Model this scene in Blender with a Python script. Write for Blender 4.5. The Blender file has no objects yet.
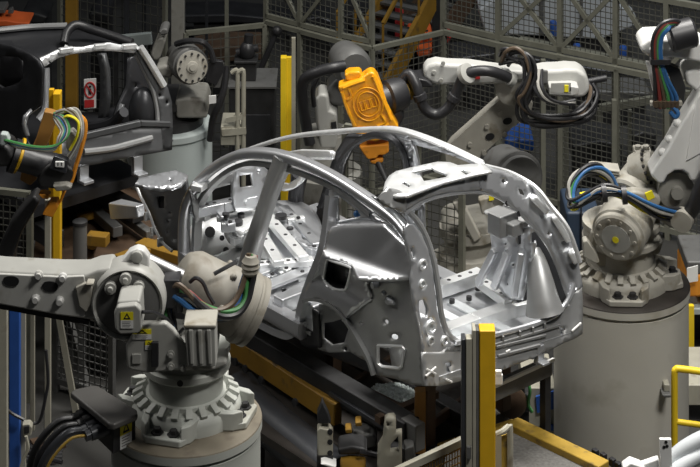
import bpy, bmesh, math, random
from mathutils import Vector, Matrix
from mathutils.geometry import delaunay_2d_cdt
random.seed(7)
SC = bpy.context.scene
COL = SC.collection
PI = math.pi
# ------------------------------------------------------------------ camera, light, exposure
F = 2050.0; HY = -640.0; HC = 9.3          # focal length and horizon in pixels of a 700 x 467 frame, camera height
cam = bpy.data.cameras.new('camera'); camo = bpy.data.objects.new('camera', cam); COL.objects.link(camo)
camo.location = (0, 0, HC); camo.rotation_euler = (PI/2, 0, 0)
cam.sensor_width = 36; cam.lens = F/700*36; cam.shift_y = (HY-233.5)/700
cam.clip_end = 200
SC.camera = camo
wd = bpy.data.worlds.new('hall_air'); SC.world = wd; wd.use_nodes = True
nt = wd.node_tree; bg = nt.nodes['Background']
bg.inputs[0].default_value = (0.80, 0.88, 1.0, 1); bg.inputs[1].default_value = 0.045
def area(name, loc, sx, sy, power, col=(1, .97, .92), rot=(0, 0, 0), spread=180):
    l = bpy.data.lights.new(name, 'AREA'); l.shape = 'RECTANGLE'; l.size = sx; l.size_y = sy
    l.energy = power; l.color = col; l.spread = math.radians(spread)
    o = bpy.data.objects.new(name, l); COL.objects.link(o); o.location = loc; o.rotation_euler = rot
    return o
area('hall_lamp_main', (2.6, 17.5, 12.5), 1.2, 6.0, 520, rot=(0, math.radians(12), math.radians(40)), spread=90)
area('fill_lamp_side', (-8.0, 17.5, 11.0), 1.6, 7.0, 130, rot=(0, math.radians(-50), math.radians(-8)), spread=90)  # added lamp without a seen source, brightens the car's near quarter panel
area('fill_lamp_back', (7.0, 24.0, 13.0), 7.0, 1.4, 330, (.93, .97, 1), rot=(math.radians(16), 0, 0), spread=110)  # added unseen lamp, lifts the pale housing behind the fence
area('hall_lamp_near', (5.2, 10.0, 12.5), 4.0, 1.4, 250, rot=(math.radians(36), 0, math.radians(26)), spread=90)
SC.view_settings.view_transform = 'Standard'; SC.view_settings.look = 'None'
SC.view_settings.gamma = 1; SC.view_settings.exposure = 0.0; SC.view_settings.use_curve_mapping = False

# ------------------------------------------------------------------ materials
def mat(name, col, rough=.5, metal=0.0, var=.12, scale=6.0, bump=0.0, dirt=None, emit=0, coat=0):
    m = bpy.data.materials.new(name); m.use_nodes = True
    n = m.node_tree.nodes; L = m.node_tree.links; b = n['Principled BSDF']
    tc = n.new('ShaderNodeTexCoord'); nz = n.new('ShaderNodeTexNoise')
    nz.inputs['Scale'].default_value = scale; nz.inputs['Detail'].default_value = 6
    L.new(tc.outputs['Object'], nz.inputs['Vector'])
    r = n.new('ShaderNodeValToRGB'); L.new(nz.outputs['Fac'], r.inputs['Fac'])
    c1 = [max(0, c*(1-var)) for c in col]; c2 = [min(1, c*(1+var)) for c in col]
    r.color_ramp.elements[0].position = .3; r.color_ramp.elements[1].position = .7
    r.color_ramp.elements[0].color = (*c1, 1); r.color_ramp.elements[1].color = (*c2, 1)
    out = r.outputs['Color']
    if dirt:
        n2 = n.new('ShaderNodeTexNoise'); n2.inputs['Scale'].default_value = dirt[2]; n2.inputs['Detail'].default_value = 8
        L.new(tc.outputs['Object'], n2.inputs['Vector'])
        r2 = n.new('ShaderNodeValToRGB'); r2.color_ramp.elements[0].position = dirt[1]; r2.color_ramp.elements[1].position = dirt[1]+.14
        L.new(n2.outputs['Fac'], r2.inputs['Fac'])
        mx = n.new('ShaderNodeMix'); mx.data_type = 'RGBA'
        L.new(r2.outputs['Color'], mx.inputs['Factor']); L.new(out, mx.inputs['A']); mx.inputs['B'].default_value = (*dirt[0], 1)
        out = mx.outputs['Result']
    L.new(out, b.inputs['Base Color'])
    b.inputs['Roughness'].default_value = rough; b.inputs['Metallic'].default_value = metal
    if coat: b.inputs['Coat Weight'].default_value = coat
    if bump:
        bp = n.new('ShaderNodeBump'); bp.inputs['Strength'].default_value = bump; bp.inputs['Distance'].default_value = .02
        L.new(nz.outputs['Fac'], bp.inputs['Height']); L.new(bp.outputs['Normal'], b.inputs['Normal'])
    if emit:
        b.inputs['Emission Color'].default_value = (*col, 1); b.inputs['Emission Strength'].default_value = emit
    return m
M = {}
def dm(k, *a, **kw): M[k] = mat(k, *a, **kw)
dm('steel', (.64, .655, .68), .30, .75, .10, 5)
dm('steel_bright', (.88, .895, .90), .32, .55, .08, 8)
dm('steel_outer', (.60, .61, .63), .29, .75, .06, 3)
dm('steel_dull', (.36, .365, .365), .42, .55, .10, 4)
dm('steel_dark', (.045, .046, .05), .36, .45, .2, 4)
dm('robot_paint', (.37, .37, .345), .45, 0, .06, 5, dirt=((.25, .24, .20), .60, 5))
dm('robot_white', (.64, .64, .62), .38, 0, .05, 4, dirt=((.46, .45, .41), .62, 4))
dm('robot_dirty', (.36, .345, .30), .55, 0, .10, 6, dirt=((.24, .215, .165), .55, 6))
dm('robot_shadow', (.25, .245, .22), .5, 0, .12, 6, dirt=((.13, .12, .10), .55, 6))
dm('pedestal_left', (.44, .455, .42), .5, 0, .05, 3, dirt=((.32, .31, .26), .60, 3))
dm('pedestal_top', (.155, .135, .10), .6, 0, .12, 5, dirt=((.10, .083, .06), .55, 6))
dm('pedestal_grey', (.50, .485, .43), .52, 0, .05, 2, dirt=((.36, .34, .28), .58, 2))
dm('pedestal_back', (.42, .47, .46), .55, 0, .06, 2)
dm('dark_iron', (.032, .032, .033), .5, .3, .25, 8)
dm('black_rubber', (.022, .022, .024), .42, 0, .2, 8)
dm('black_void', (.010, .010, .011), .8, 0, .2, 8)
dm('machine_grey', (.12, .12, .116), .5, .1, .12, 6, dirt=((.075, .07, .062), .58, 7))
dm('duct_grey', (.05, .053, .06), .38, .3, .1, 4)
dm('box_grey', (.10, .097, .092), .42, .25, .08, 5)
dm('fence_paint', (.175, .175, .14), .55, .1, .12, 8)
dm('fence_wire', (.105, .105, .09), .5, .3, .1, 8)
dm('frame_cream', (.36, .345, .28), .5, 0, .08, 6, dirt=((.22, .195, .15), .6, 6))
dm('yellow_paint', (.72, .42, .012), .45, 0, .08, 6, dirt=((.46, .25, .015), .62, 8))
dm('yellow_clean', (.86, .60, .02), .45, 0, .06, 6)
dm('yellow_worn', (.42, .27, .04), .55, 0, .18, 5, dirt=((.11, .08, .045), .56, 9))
dm('yellow_dim', (.24, .13, .013), .55, 0, .15, 4, dirt=((.07, .05, .025), .58, 6))  # ochre darkened to carry the shade under the car, plus dirt
dm('orange_paint', (.72, .27, .02), .5, 0, .12, 6, dirt=((.36, .13, .02), .62, 9))
dm('orange_dim', (.34, .17, .04), .55, 0, .12, 5)
dm('orange_red', (.70, .13, .03), .5, 0, .1, 5)
dm('tool_yellow', (.84, .37, .010), .36, 0, .16, 10, bump=.25, coat=.25, dirt=((.55, .19, .008), .56, 9))
dm('red_paint', (.48, .03, .03), .5, 0, .1, 6)
dm('blue_paint', (.02, .085, .34), .5, 0, .12, 6)
dm('blue_cable', (.03, .12, .30), .45, 0, .1, 20)
dm('navy_panel', (.028, .045, .075), .5, 0, .15, 5)
dm('green_cable', (.06, .24, .07), .45, 0, .1, 20)
dm('red_cable', (.22, .035, .03), .45, 0, .1, 20)
dm('grey_cable', (.36, .35, .32), .5, 0, .1, 20)
dm('brown_cable', (.10, .07, .045), .5, 0, .1, 20)
dm('white_plain', (.80, .80, .78), .5, 0, .04, 6)
dm('label_yellow', (.85, .74, .02), .5, 0, .03, 6)
dm('label_black', (.015, .015, .015), .6, 0, .03, 6)
dm('primer', (.115, .118, .122), .42, .45, .15, 4)
dm('robot_dirty_dimmed', (.255, .24, .205), .55, 0, .10, 6, dirt=((.17, .15, .115), .55, 6))  # dirty paint darkened to offset the main lamp on the left drum
dm('robot_pale', (.50, .50, .475), .42, 0, .05, 4, dirt=((.36, .35, .31), .62, 4))  # white toned down against the main lamp on centre arm and head
dm('chrome', (.35, .35, .35), .4, .8, .03, 6)
dm('rust_brown', (.075, .045, .026), .65, 0, .25, 7)
dm('glass_crumb', (.72, .82, .78), .15, 0, .3, 30)
dm('tray_dark', (.032, .027, .023), .55, .2, .3, 5)
dm('concrete', (.040, .039, .036), .65, 0, .22, 1.6, dirt=((.022, .021, .019), .56, 1.1))
dm('mat_grey', (.16, .155, .145), .8, 0, .25, 40, bump=.3)
dm('sheet_pale', (.55, .58, .60), .5, 0, .1, 3)

# ------------------------------------------------------------------ geometry helpers
def W(px, py, D): return Vector(((px-350)/F*D, D, HC-(py-HY)/F*D))
def G(px, py, z): return W(px, py, (HC-z)*F/(py-HY))
def ray(px, py): return Vector(((px-350)/F, 1, -(py-HY)/F))
def V(*a): return Vector(a)
def smooth_path(pts, n=6):
    P = [Vector(p) for p in pts]
    if len(P) < 3: return P
    out = []
    Q = [P[0]*2-P[1]] + P + [P[-1]*2-P[-2]]
    for i in range(1, len(Q)-2):
        for k in range(n):
            t = k/n
            a, b, c, d = Q[i-1], Q[i], Q[i+1], Q[i+2]
            out.append(.5*((2*b)+(c-a)*t+(2*a-5*b+4*c-d)*t*t+(3*b-a-3*c+d)*t**3))
    out.append(P[-1])
    return out
def frame_of(d, up=None):
    d = d.normalized()
    u = Vector(up) if up else (V(0, 0, 1) if abs(d.z) < .95 else V(0, 1, 0))
    s = d.cross(u).normalized(); u = s.cross(d).normalized()
    return s, u
class MB:
    def __init__(s): s.v = []; s.f = []; s.m = []; s.cur = 0
    def mi(s, i): s.cur = i; return s
    def add(s, vs, fs):
        o = len(s.v); s.v += [Vector(p) for p in vs]
        for f in fs: s.f.append([o+i for i in f]); s.m.append(s.cur)
        return s
    def box(s, c, size, rz=0, R=None):
        c = Vector(c); h = Vector(size)*.5
        R = R or Matrix.Rotation(rz, 3, 'Z')
        vs = [c+R @ V(x*h.x, y*h.y, z*h.z) for z in (-1, 1) for y in (-1, 1) for x in (-1, 1)]
        return s.add(vs, [(0, 2, 3, 1), (4, 5, 7, 6), (0, 1, 5, 4), (2, 6, 7, 3), (0, 4, 6, 2), (1, 3, 7, 5)])
    def beam(s, a, b, w, h, up=None, w2=None, h2=None):
        a = Vector(a); b = Vector(b); sd, u = frame_of(b-a, up)
        w2 = w2 or w; h2 = h2 or h; vs = []
        for p, ww, hh in ((a, w, h), (b, w2, h2)):
            for x, y in ((-1, -1), (1, -1), (1, 1), (-1, 1)): vs.append(p+sd*x*ww/2+u*y*hh/2)
        return s.add(vs, [(3, 2, 1, 0), (4, 5, 6, 7), (0, 1, 5, 4), (1, 2, 6, 5), (2, 3, 7, 6), (3, 0, 4, 7)])
    def lathe(s, base, axis, prof, seg=32):
        base = Vector(base); ax = Vector(axis).normalized(); sd, u = frame_of(ax)
        vs = []; fs = []; n = len(prof)
        for t, r in prof:
            for k in range(seg):
                a = 2*PI*k/seg; vs.append(base+ax*t+(sd*math.cos(a)+u*math.sin(a))*r)
        for i in range(n-1):
            for k in range(seg):
                k2 = (k+1) % seg; fs.append((i*seg+k, i*seg+k2, (i+1)*seg+k2, (i+1)*seg+k))
        fs.append(tuple(range(seg-1, -1, -1))); fs.append(tuple((n-1)*seg+k for k in range(seg)))
        return s.add(vs, fs)
    def cyl(s, a, b, r, r2=None, seg=24):
        a = Vector(a); b = Vector(b); return s.lathe(a, b-a, [(0, r), ((b-a).length, r if r2 is None else r2)], seg)
    def tube(s, pts, r, seg=8, n=6, smooth=True, r2=None):
        P = smooth_path(pts, n) if smooth else [Vector(p) for p in pts]
        d0 = (P[1]-P[0]); sd, u = frame_of(d0); vs = []; fs = []; N = len(P)
        for i, p in enumerate(P):
            d = (P[min(i+1, N-1)]-P[max(i-1, 0)]).normalized()
            u = (u-d*u.dot(d)).normalized(); sd = d.cross(u)
            rr = r if r2 is None else r+(r2-r)*i/(N-1)
            for k in range(seg):
                a = 2*PI*k/seg; vs.append(p+(sd*math.cos(a)+u*math.sin(a))*rr)
        for i in range(N-1):
            for k in range(seg):
                k2 = (k+1) % seg; fs.append((i*seg+k, i*seg+k2, (i+1)*seg+k2, (i+1)*seg+k))
        fs.append(tuple(range(seg-1, -1, -1))); fs.append(tuple((N-1)*seg+k for k in range(seg)))
        return s.add(vs, fs)
    def sweep(s, pts, sec, side, n=6, scale=None):
        """sec: closed 2-D loop (x along side, y along side x tangent)"""
        P = smooth_path(pts, n); N = len(P); S = Vector(side).normalized(); vs = []; fs = []; k = len(sec)
        for i, p in enumerate(P):
            d = (P[min(i+1, N-1)]-P[max(i-1, 0)]).normalized()
            sd = (S-d*S.dot(d)).normalized(); up = sd.cross(d)
            q = 1 if scale is None else scale(i/(N-1))
            for x, y in sec: vs.append(p+(sd*x+up*y)*q)
        for i in range(N-1):
            for j in range(k):
                j2 = (j+1) % k; fs.append((i*k+j, i*k+j2, (i+1)*k+j2, (i+1)*k+j))
        fs.append(tuple(range(k-1, -1, -1))); fs.append(tuple((N-1)*k+j for j in range(k)))
        return s.add(vs, fs)
    def prism(s, px, D, t, sil=True):
        """outline as seen from the front at depth D, t metres deep; sil: the outline is that of the whole solid seen from above"""
        if sil:
            y1 = max(p[1] for p in px); y0 = min(p[1] for p in px); H = y1-y0; k = max(.45, 1-t*((y0+y1)/2-HY)/D/H)
            px = [(x, y1-(y1-y)*k) for x, y in px]
        a = [W(x, y, D) for x, y in px]; n = len(a)
        b = [p+V(0, t, 0) for p in a]
        return s.add(a+b, [tuple(range(n)), tuple(range(2*n-1, n-1, -1))]+[(i, n+i, n+(i+1) % n, (i+1) % n) for i in range(n)])
    def slab(s, pts, ext):
        """planar loop of points extruded by a vector"""
        a = [Vector(p) for p in pts]; n = len(a); e = Vector(ext); b = [p+e for p in a]
        return s.add(a+b, [tuple(range(n)), tuple(range(2*n-1, n-1, -1))]+[(i, n+i, n+(i+1) % n, (i+1) % n) for i in range(n)])
    def sphere(s, c, r, sc=(1, 1, 1), seg=16, rings=10):
        c = Vector(c); prof = []
        vs = []; fs = []
        for i in range(rings+1):
            th = PI*i/rings
            for k in range(seg):
                a = 2*PI*k/seg
                vs.append(c+V(math.sin(th)*math.cos(a)*sc[0], math.sin(th)*math.sin(a)*sc[1], math.cos(th)*sc[2])*r)
        for i in range(rings):
            for k in range(seg):
                k2 = (k+1) % seg; fs.append((i*seg+k, (i+1)*seg+k, (i+1)*seg+k2, i*seg+k2))
        return s.add(vs, fs)
    def sheet(s, outer, holes, fn, step=5.0, close=True):
        """thin pressed panel: outline + holes in image pixels mapped onto a real surface by fn"""
        def dens(loop):
            o = []
            for i in range(len(loop)):
                a = loop[i]; b = loop[(i+1) % len(loop)]
                k = max(1, int(math.hypot(b[0]-a[0], b[1]-a[1])/step))
                for j in range(k): o.append((a[0]+(b[0]-a[0])*j/k, a[1]+(b[1]-a[1])*j/k))
            return o
        def inside(p, loop):
            r = False; n = len(loop)
            for i in range(n):
                x1, y1 = loop[i]; x2, y2 = loop[(i+1) % n]
                if (y1 > p[1]) != (y2 > p[1]) and p[0] < (x2-x1)*(p[1]-y1)/(y2-y1)+x1: r = not r
            return r
        L = [dens(outer)]+[dens(h) for h in holes]
        pts = []; ed = []
        for l in L:
            o = len(pts); pts += l; ed += [(o+i, o+(i+1) % len(l)) for i in range(len(l))]
        x0 = min(p[0] for p in outer); x1 = max(p[0] for p in outer); y0 = min(p[1] for p in outer); y1 = max(p[1] for p in outer)
        y = y0+step*.5; row = 0
        while y < y1:
            x = x0+step*(.5 if row % 2 else 1)
            while x < x1:
                if inside((x, y), outer) and not any(inside((x, y), h) for h in holes):
                    if all((x-q[0])**2+(y-q[1])**2 > (step*.45)**2 for l in L for q in l): pts.append((x, y))
                x += step
            y += step*.87; row += 1
        r = delaunay_2d_cdt([Vector(p) for p in pts], ed, [], 0, 1e-4)
        vv, ff = r[0], r[2]; keep = []
        for t in ff:
            c = ((vv[t[0]].x+vv[t[1]].x+vv[t[2]].x)/3, (vv[t[0]].y+vv[t[1]].y+vv[t[2]].y)/3)
            if inside(c, outer) and not any(inside(c, h) for h in holes): keep.append(tuple(t))
        return s.add([fn(p.x, p.y) for p in vv], keep)
    def build(s, name, m, parent=None, bevel=0, smooth=40, thick=0, toff=-1):
        me = bpy.data.meshes.new(name)
        off = V(0, 0, 0); q = parent
        while q: off += q.location; q = q.parent
        ms = m if isinstance(m, (list, tuple)) else [m]
        bm = bmesh.new(); vs = [bm.verts.new(p-off) for p in s.v]
        for f, i in zip(s.f, s.m):
            try:
                fc = bm.faces.new([vs[k] for k in f]); fc.material_index = i; fc.smooth = bool(smooth)
            except ValueError: pass
        loose = [v for v in bm.verts if not v.link_faces]
        if loose: bmesh.ops.delete(bm, geom=loose, context='VERTS')
        bmesh.ops.recalc_face_normals(bm, faces=bm.faces[:])
        if thick:      # open sheets: turn them towards the upper front (camera side of the hall)
            sm = sum((f.normal.dot(V(0, -.75, .65))*f.calc_area() for f in bm.faces), 0)
            if sm < 0: bmesh.ops.reverse_faces(bm, faces=bm.faces[:])
        bm.to_mesh(me); bm.free()
        if smooth and not bevel: me.set_sharp_from_angle(angle=math.radians(smooth))
        for k in ms: me.materials.append(M[k])
        o = bpy.data.objects.new(name, me); COL.objects.link(o)
        if parent: o.parent = parent
        if thick:
            md = o.modifiers.new('thickness', 'SOLIDIFY'); md.thickness = thick; md.offset = toff
        if bevel:
            md = o.modifiers.new('bevel', 'BEVEL'); md.width = bevel; md.segments = 2; md.limit_method = 'ANGLE'; md.angle_limit = math.radians(35)
            md.harden_normals = True
        return o
def thing(name, label, cat, loc, group=None):
    o = bpy.data.objects.new(name, None); COL.objects.link(o); o.location = loc
    o.empty_display_size = .1
    return tag(o, label, cat, group)
def tag(o, label, cat, group=None):
    o['label'] = label; o['category'] = cat
    if group: o['group'] = group
    return o
def struct(o): o['kind'] = 'structure'; return o
def circ(cx, cy, rx, ry=None, n=12, a0=0):
    ry = ry or rx
    return [(cx+rx*math.cos(2*PI*k/n+a0), cy+ry*math.sin(2*PI*k/n+a0)) for k in range(n)]
def spline2(pts, n=5, closed=False):
    if closed:
        P = [Vector((p[0], p[1], 0)) for p in pts]; N = len(P); out = []
        for i in range(N):
            a, b, c, d = P[i-1], P[i], P[(i+1) % N], P[(i+2) % N]
            for k in range(n):
                t = k/n; q = .5*((2*b)+(c-a)*t+(2*a-5*b+4*c-d)*t*t+(3*b-a-3*c+d)*t**3); out.append((q.x, q.y))
        return out
    return [(p.x, p.y) for p in smooth_path([Vector((p[0], p[1], 0)) for p in pts], n)]

# ------------------------------------------------------------------ car frame of reference (u forward, v across, w up)
class Car:
    def __init__(s, th, shift=0):
        t = math.radians(th)
        s.a = V(math.cos(t), math.sin(t), 0); s.p = V(math.sin(t), -math.cos(t), 0)
        r = ray(423.6, 386); s.O = r*(7.4/-r.z)+V(0, 0, HC-.4)+s.a*shift
        s.C0 = V(0, 0, HC)
    def P(s, u, v, w): return s.O+s.a*u+s.p*v+V(0, 0, w)
    def loc(s, P): d = P-s.O; return d.dot(s.a), d.dot(s.p), d.z
    def plane(s, px, py, n, c):
        """point where the pixel's line meets n . (u,v,w) = c"""
        N = s.a*n[0]+s.p*n[1]+V(0, 0, n[2]); r = ray(px, py)
        return s.C0+r*((c+(s.O-s.C0).dot(N))/r.dot(N))
    def v(s, px, py, v): return s.plane(px, py, (0, 1, 0), v)
    def w(s, px, py, w): return s.plane(px, py, (0, 0, 1), w)
    def u(s, px, py, u): return s.plane(px, py, (1, 0, 0), u)
    def side(s, px, py, far=False, dv=0, wid=1.46):
        v = .1
        for i in range(9):
            P = s.v(px, py, (wid-v-dv) if far else v+dv); w = (P-s.O).z
            v = .02*max(0, .5-w)+(0 if w < .9 else .36*(w-.9)**1.1)
        return P
    def rear(s, px, py, du=0): return s.plane(px, py, (1, .13, -.30), -.12+du)
A = Car(130.5)
def near(dv=0): return lambda x, y: A.side(x, y, False, dv)
def far(dv=0): return lambda x, y: A.side(x, y, True, dv)
def rearf(du=0): return lambda x, y: A.rear(x, y, du)
def planev(v): return lambda x, y: A.v(x, y, v)
def planew(w): return lambda x, y: A.w(x, y, w)
def planeu(u): return lambda x, y: A.u(x, y, u)

# ------------------------------------------------------------------ the setting
struct(MB().box((0, 22, -.1), (40, 48, .2)).build('floor', 'concrete', None, smooth=0))

for nm, c_, sz in (('wall_back', (0, 46.1, 7), (40, .2, 14)), ('wall_left', (-20.1, 22, 7), (.2, 48, 14)), ('wall_right', (20.1, 22, 7), (.2, 48, 14)), ('wall_front', (0, -2.1, 7), (40, .2, 14))):
    struct(MB().box(c_, sz).build(nm, 'machine_grey', None, smooth=0))

# ------------------------------------------------------------------ the silver car body in the middle
car = thing('car_body', 'bare silver car body shell without doors on the conveyor in the middle', 'car body', A.P(1.4, .73, .18))
RAIL = [(-.052, -.03), (-.058, 0), (-.05, .03), (-.02, .05), (.03, .052), (.055, .03), (.055, -.03), (.02, -.05), (-.03, -.05)]
def nb(pts, dv=0): return [A.side(x, y, False, dv) for x, y in pts]
def fb(pts, dv=0): return [A.side(x, y, True, dv) for x, y in pts]
pts = [(410, 238), (402, 227), (390, 215), (365, 197), (335, 178), (305, 163.5), (275, 154.5), (247, 153.5), (228, 159.5), (210, 171), (196, 186), (187, 204), (184, 225), (184, 262), (186, 300)]
MB().sweep(nb(pts, .05), RAIL, A.p, 6, lambda t: .80+.2*max(0, t-.6)+.25*max(0, .25-t)).build('roof_rail', 'steel_outer', car, smooth=60)
pts2 = [(372, 214), (340, 190), (305, 174), (276, 165.5), (250, 163), (232, 169), (215, 182), (203, 197), (197, 214), (195, 262)]
MB().sweep(nb(pts2, .11), [(-.03, -.018), (-.03, .018), (.05, .018), (.05, -.018)], A.p, 6).build('door_flange', 'steel_dull', car, smooth=40)
pts = [(283, 159), (281, 164), (275, 178), (267, 200), (259, 225), (252, 247), (247, 272), (244, 300)]
MB().sweep(nb(pts, .07), [(-.05, -.03), (-.035, -.055), (.02, -.065), (.06, -.05), (.06, .05), (.02, .065), (-.035, .055), (-.05, .03)], A.p, 6, lambda t: 1.35-.35*math.sin(t*PI)+.25*max(0, t-.5)).build('centre_pillar', 'steel_dull', car, smooth=60)  # duller steel stands in for the dark reflection on this pillar
b = MB(); b.sweep([A.P(3.0, .05, .3), A.P(2.2, .04, .27), A.P(1.42, .04, .27)], [(-.05, -.07), (-.06, .02), (-.03, .06), (.06, .06), (.06, -.07)], A.p, 3)
b.build('sill', 'steel_outer', car, smooth=50)
b = MB(); b.sweep([A.P(3.0, 1.42, .3), A.P(2.2, 1.42, .28), A.P(.9, 1.42, .28)], [(-.08, -.09), (-.08, .09), (.03, .09), (.07, .03), (.06, -.09)], A.p, 3)
b.build('sill', 'steel', car, smooth=50)
pts = [(258, 321), (278, 331), (291, 334), (299, 326), (303, 306), (312, 280), (322, 255), (327, 232), (331, 196)]
MB().sweep(nb(pts, .05), [(-.035, -.03), (-.035, .03), (.05, .03), (.05, -.03)], A.p, 6).build('door_flange', 'steel_outer', car, smooth=50)
# rear quarter
def quarter(x, y):
    w = A.loc(A.side(x, y))[2]
    return A.side(x, y, False, .045*math.exp(-((w-.80)/.09)**2)-.03*math.exp(-((w-.97)/.06)**2))
def haunch(x, y):
    f = max(0, (y-250-(x-340)*.37)/24); t = max(0, 1-(y-221-max(0, x-385)*.95-max(0, 345-x)*.3)/7)
    return A.side(x, y, False, .03*t*t-.11*min(f, 1.2)**1.4+.01)
u_out = [(331, 226.5), (347, 223), (364, 220), (380, 221), (388, 224), (397, 231.5), (406, 245), (410.5, 257), (412.5, 268), (411, 277), (404, 279.5), (388, 280), (372, 279.5), (360, 279), (356, 277), (350, 265), (336, 260.5), (326, 258), (322, 254), (325.5, 244)]
MB().sheet(spline2(u_out, 3, True), [], haunch, 3).build('quarter_panel', 'steel_outer', car, smooth=80, thick=.02)
q_out = [(322, 254), (327, 257), (338, 260), (352, 264), (357, 277), (372, 281), (366, 285), (372, 297), (358, 307), (345, 318), (338, 309), (328, 302), (315, 298), (304, 300), (306, 288), (313, 273)]
fuel = [(327, 260.5), (332, 261), (348, 266.5), (350.5, 270), (346.5, 287), (343, 290), (332, 288), (324.5, 281), (324, 276)]
qp = MB().sheet(q_out, [fuel], quarter, 4).build('wheel_arch_panel', 'steel_outer', car, smooth=60, thick=.02)
fr = [quarter(x, y) for x, y in spline2(fuel, 3, True)]
b = MB(); b.tube(fr+[fr[0]], .010, 6, smooth=False); b.build('fuel_flap_rim', 'steel_bright', qp)
b = MB(); n = len(fr); b.add(fr+[p+A.p*.09 for p in fr], [(i, (i+1) % n, n+(i+1) % n, n+i) for i in range(n)]+[tuple(range(n, 2*n))])
b.build('fuel_flap_pocket', 'black_rubber', qp)
# upper quarter: triangular side window frame under the roof rail
MB().sheet([(329, 190), (337, 190), (362, 206), (390, 226), (398, 236), (386, 223.5), (364, 220.5), (336, 224.5), (328, 227)],
           [[(336, 197), (340, 197), (358, 211), (361, 216), (337, 221)]], near(.10), 4).build('quarter_window_frame', 'steel', car, smooth=60, thick=.03)
b = MB(); b.sphere(A.side(357, 214, False, .13), .028, (1, 1, 1.1), 10, 6); b.build('blue_plug', 'blue_cable', car)['label'] = 'blue plastic plug'
# lower rear corner
c_out = [(372, 297), (366, 284), (372, 281), (390, 280.5), (410, 278), (413, 300), (419, 330), (422, 352), (424, 386), (412, 385), (396, 379), (376, 375), (371, 362), (362, 345), (352, 329), (345, 318)]
def corner(x, y):
    P = A.side(x, y); u, v, w = A.loc(P)
    return A.side(x, y, False, .04+.05*math.exp(-((x-395)/14)**2)*math.exp(-((y-300)/16)**2))
lamp = [(378, 345.5), (403, 346.5), (405, 349), (402, 366), (399, 368.5), (382, 366.5), (378, 363)]
cp = MB().sheet(c_out, [lamp, circ(394, 337, 4.2, 3.2), circ(386, 322, 2.6), circ(361, 323, 1.6)], corner, 4.5).build('rear_corner_panel', 'steel_dull', car, smooth=35, thick=.02)
fr = [corner(x, y) for x, y in lamp]; n = len(fr)
b = MB(); b.tube(fr+[fr[0]], .012, 6, smooth=False); b.build('vent_rim', 'steel_bright', cp)
MB().sheet([(388, 344), (404, 345), (402, 369), (392, 368)], [], lambda x, y: A.side(x, y, False, .16), 6).build('vent_backing', 'steel_bright', cp, thick=.01)
# crease and knobs in the lamp recess
b = MB()
b.tube([corner(372, 298), corner(358, 308), corner(343, 320)], .013, 6)
b.cyl(corner(377, 284), corner(377, 284)-A.p*.05, .03, .022, 12); b.cyl(corner(389, 300), corner(397, 302)-A.p*.03, .035, .012, 12)
b.sphere(corner(384, 293), .02, seg=10, rings=6)
b.build('lamp_mount', 'steel', car, smooth=40)
# wheel arch
arch = [(304, 301), (315, 299), (328, 303), (338, 310), (350, 326), (360, 343), (369, 360), (374, 375)]
MB().sweep(nb(arch, .02), [(-.02, -.012), (-.02, .012), (.05, .012), (.05, -.012)], A.p, 5).build('wheel_arch_lip', 'steel_dull', car, smooth=50)
MB().sheet([(319, 304), (328, 304), (340, 314), (353, 332), (368, 362), (360, 358), (350, 352), (330, 353), (318, 349)],
           [[(323, 323), (333, 322), (345, 318), (349, 327), (344, 343), (332, 345), (323, 338)], circ(345, 349, 2.4)], lambda x, y: A.side(x, y, False, .10), 4).build('wheelhouse', 'steel_dull', car, smooth=40, thick=.015)
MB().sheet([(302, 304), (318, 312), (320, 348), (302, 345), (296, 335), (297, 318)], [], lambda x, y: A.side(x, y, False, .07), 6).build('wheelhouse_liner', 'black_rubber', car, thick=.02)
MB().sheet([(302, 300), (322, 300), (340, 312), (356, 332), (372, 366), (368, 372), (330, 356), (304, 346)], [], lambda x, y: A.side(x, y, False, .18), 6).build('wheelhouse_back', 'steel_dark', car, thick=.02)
# rear corner pillar, near side
d_out = [(404, 229), (407, 224), (413, 224), (421, 233), (428, 249), (433, 275), (437, 309), (441, 326), (446, 337), (453, 344), (462, 346), (462, 352), (440, 352), (422, 352), (419, 330), (413, 300), (410, 278), (412, 266), (406, 245)]
MB().sheet(d_out, [circ(423, 265, 2.6, 2.6, 10), circ(422.5, 284, 2.2, 2.6, 10), [(419, 301), (424, 299), (427, 309), (427, 317), (421, 318), (419, 310)], circ(430.5, 328, 4.6, 3.6, 12), circ(430.8, 320, 1.5, 1.5, 8), circ(445, 341, 1.8, 1.8, 8), [(410.5, 248), (413, 247), (414.5, 258), (412, 259)]],
           rearf(), 4.2).build('rear_pillar', 'steel', car, smooth=60, thick=.02)
b = MB()
for x, y, r in ((423, 265, .034), (422.5, 284, .026), (430.5, 328, .045), (445, 341, .03), (431, 341, .03)):
    P = A.rear(x, y); MB().lathe(P+A.a*.012, -A.a, [(0, r*1.25), (.022, r*1.15), (.022, r*.75), (0, r*.7)], 14).build('hole_collar', 'steel_bright', car, smooth=50)
MB().sheet([(412, 296), (416, 298), (420, 318), (424, 352), (420, 352), (414, 320)], [], rearf(.05), 5).build('pillar_backing', 'steel_dull', car, thick=.01)
pts = [(409, 212), (418, 222), (427, 239), (434, 262), (438.5, 290), (441, 312), (447, 332), (456, 341), (466, 343)]
MB().tube([A.rear(x, y, .02) for x, y in pts], .022, 8).build('hatch_seal_flange', 'steel_dull', car)
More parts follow.
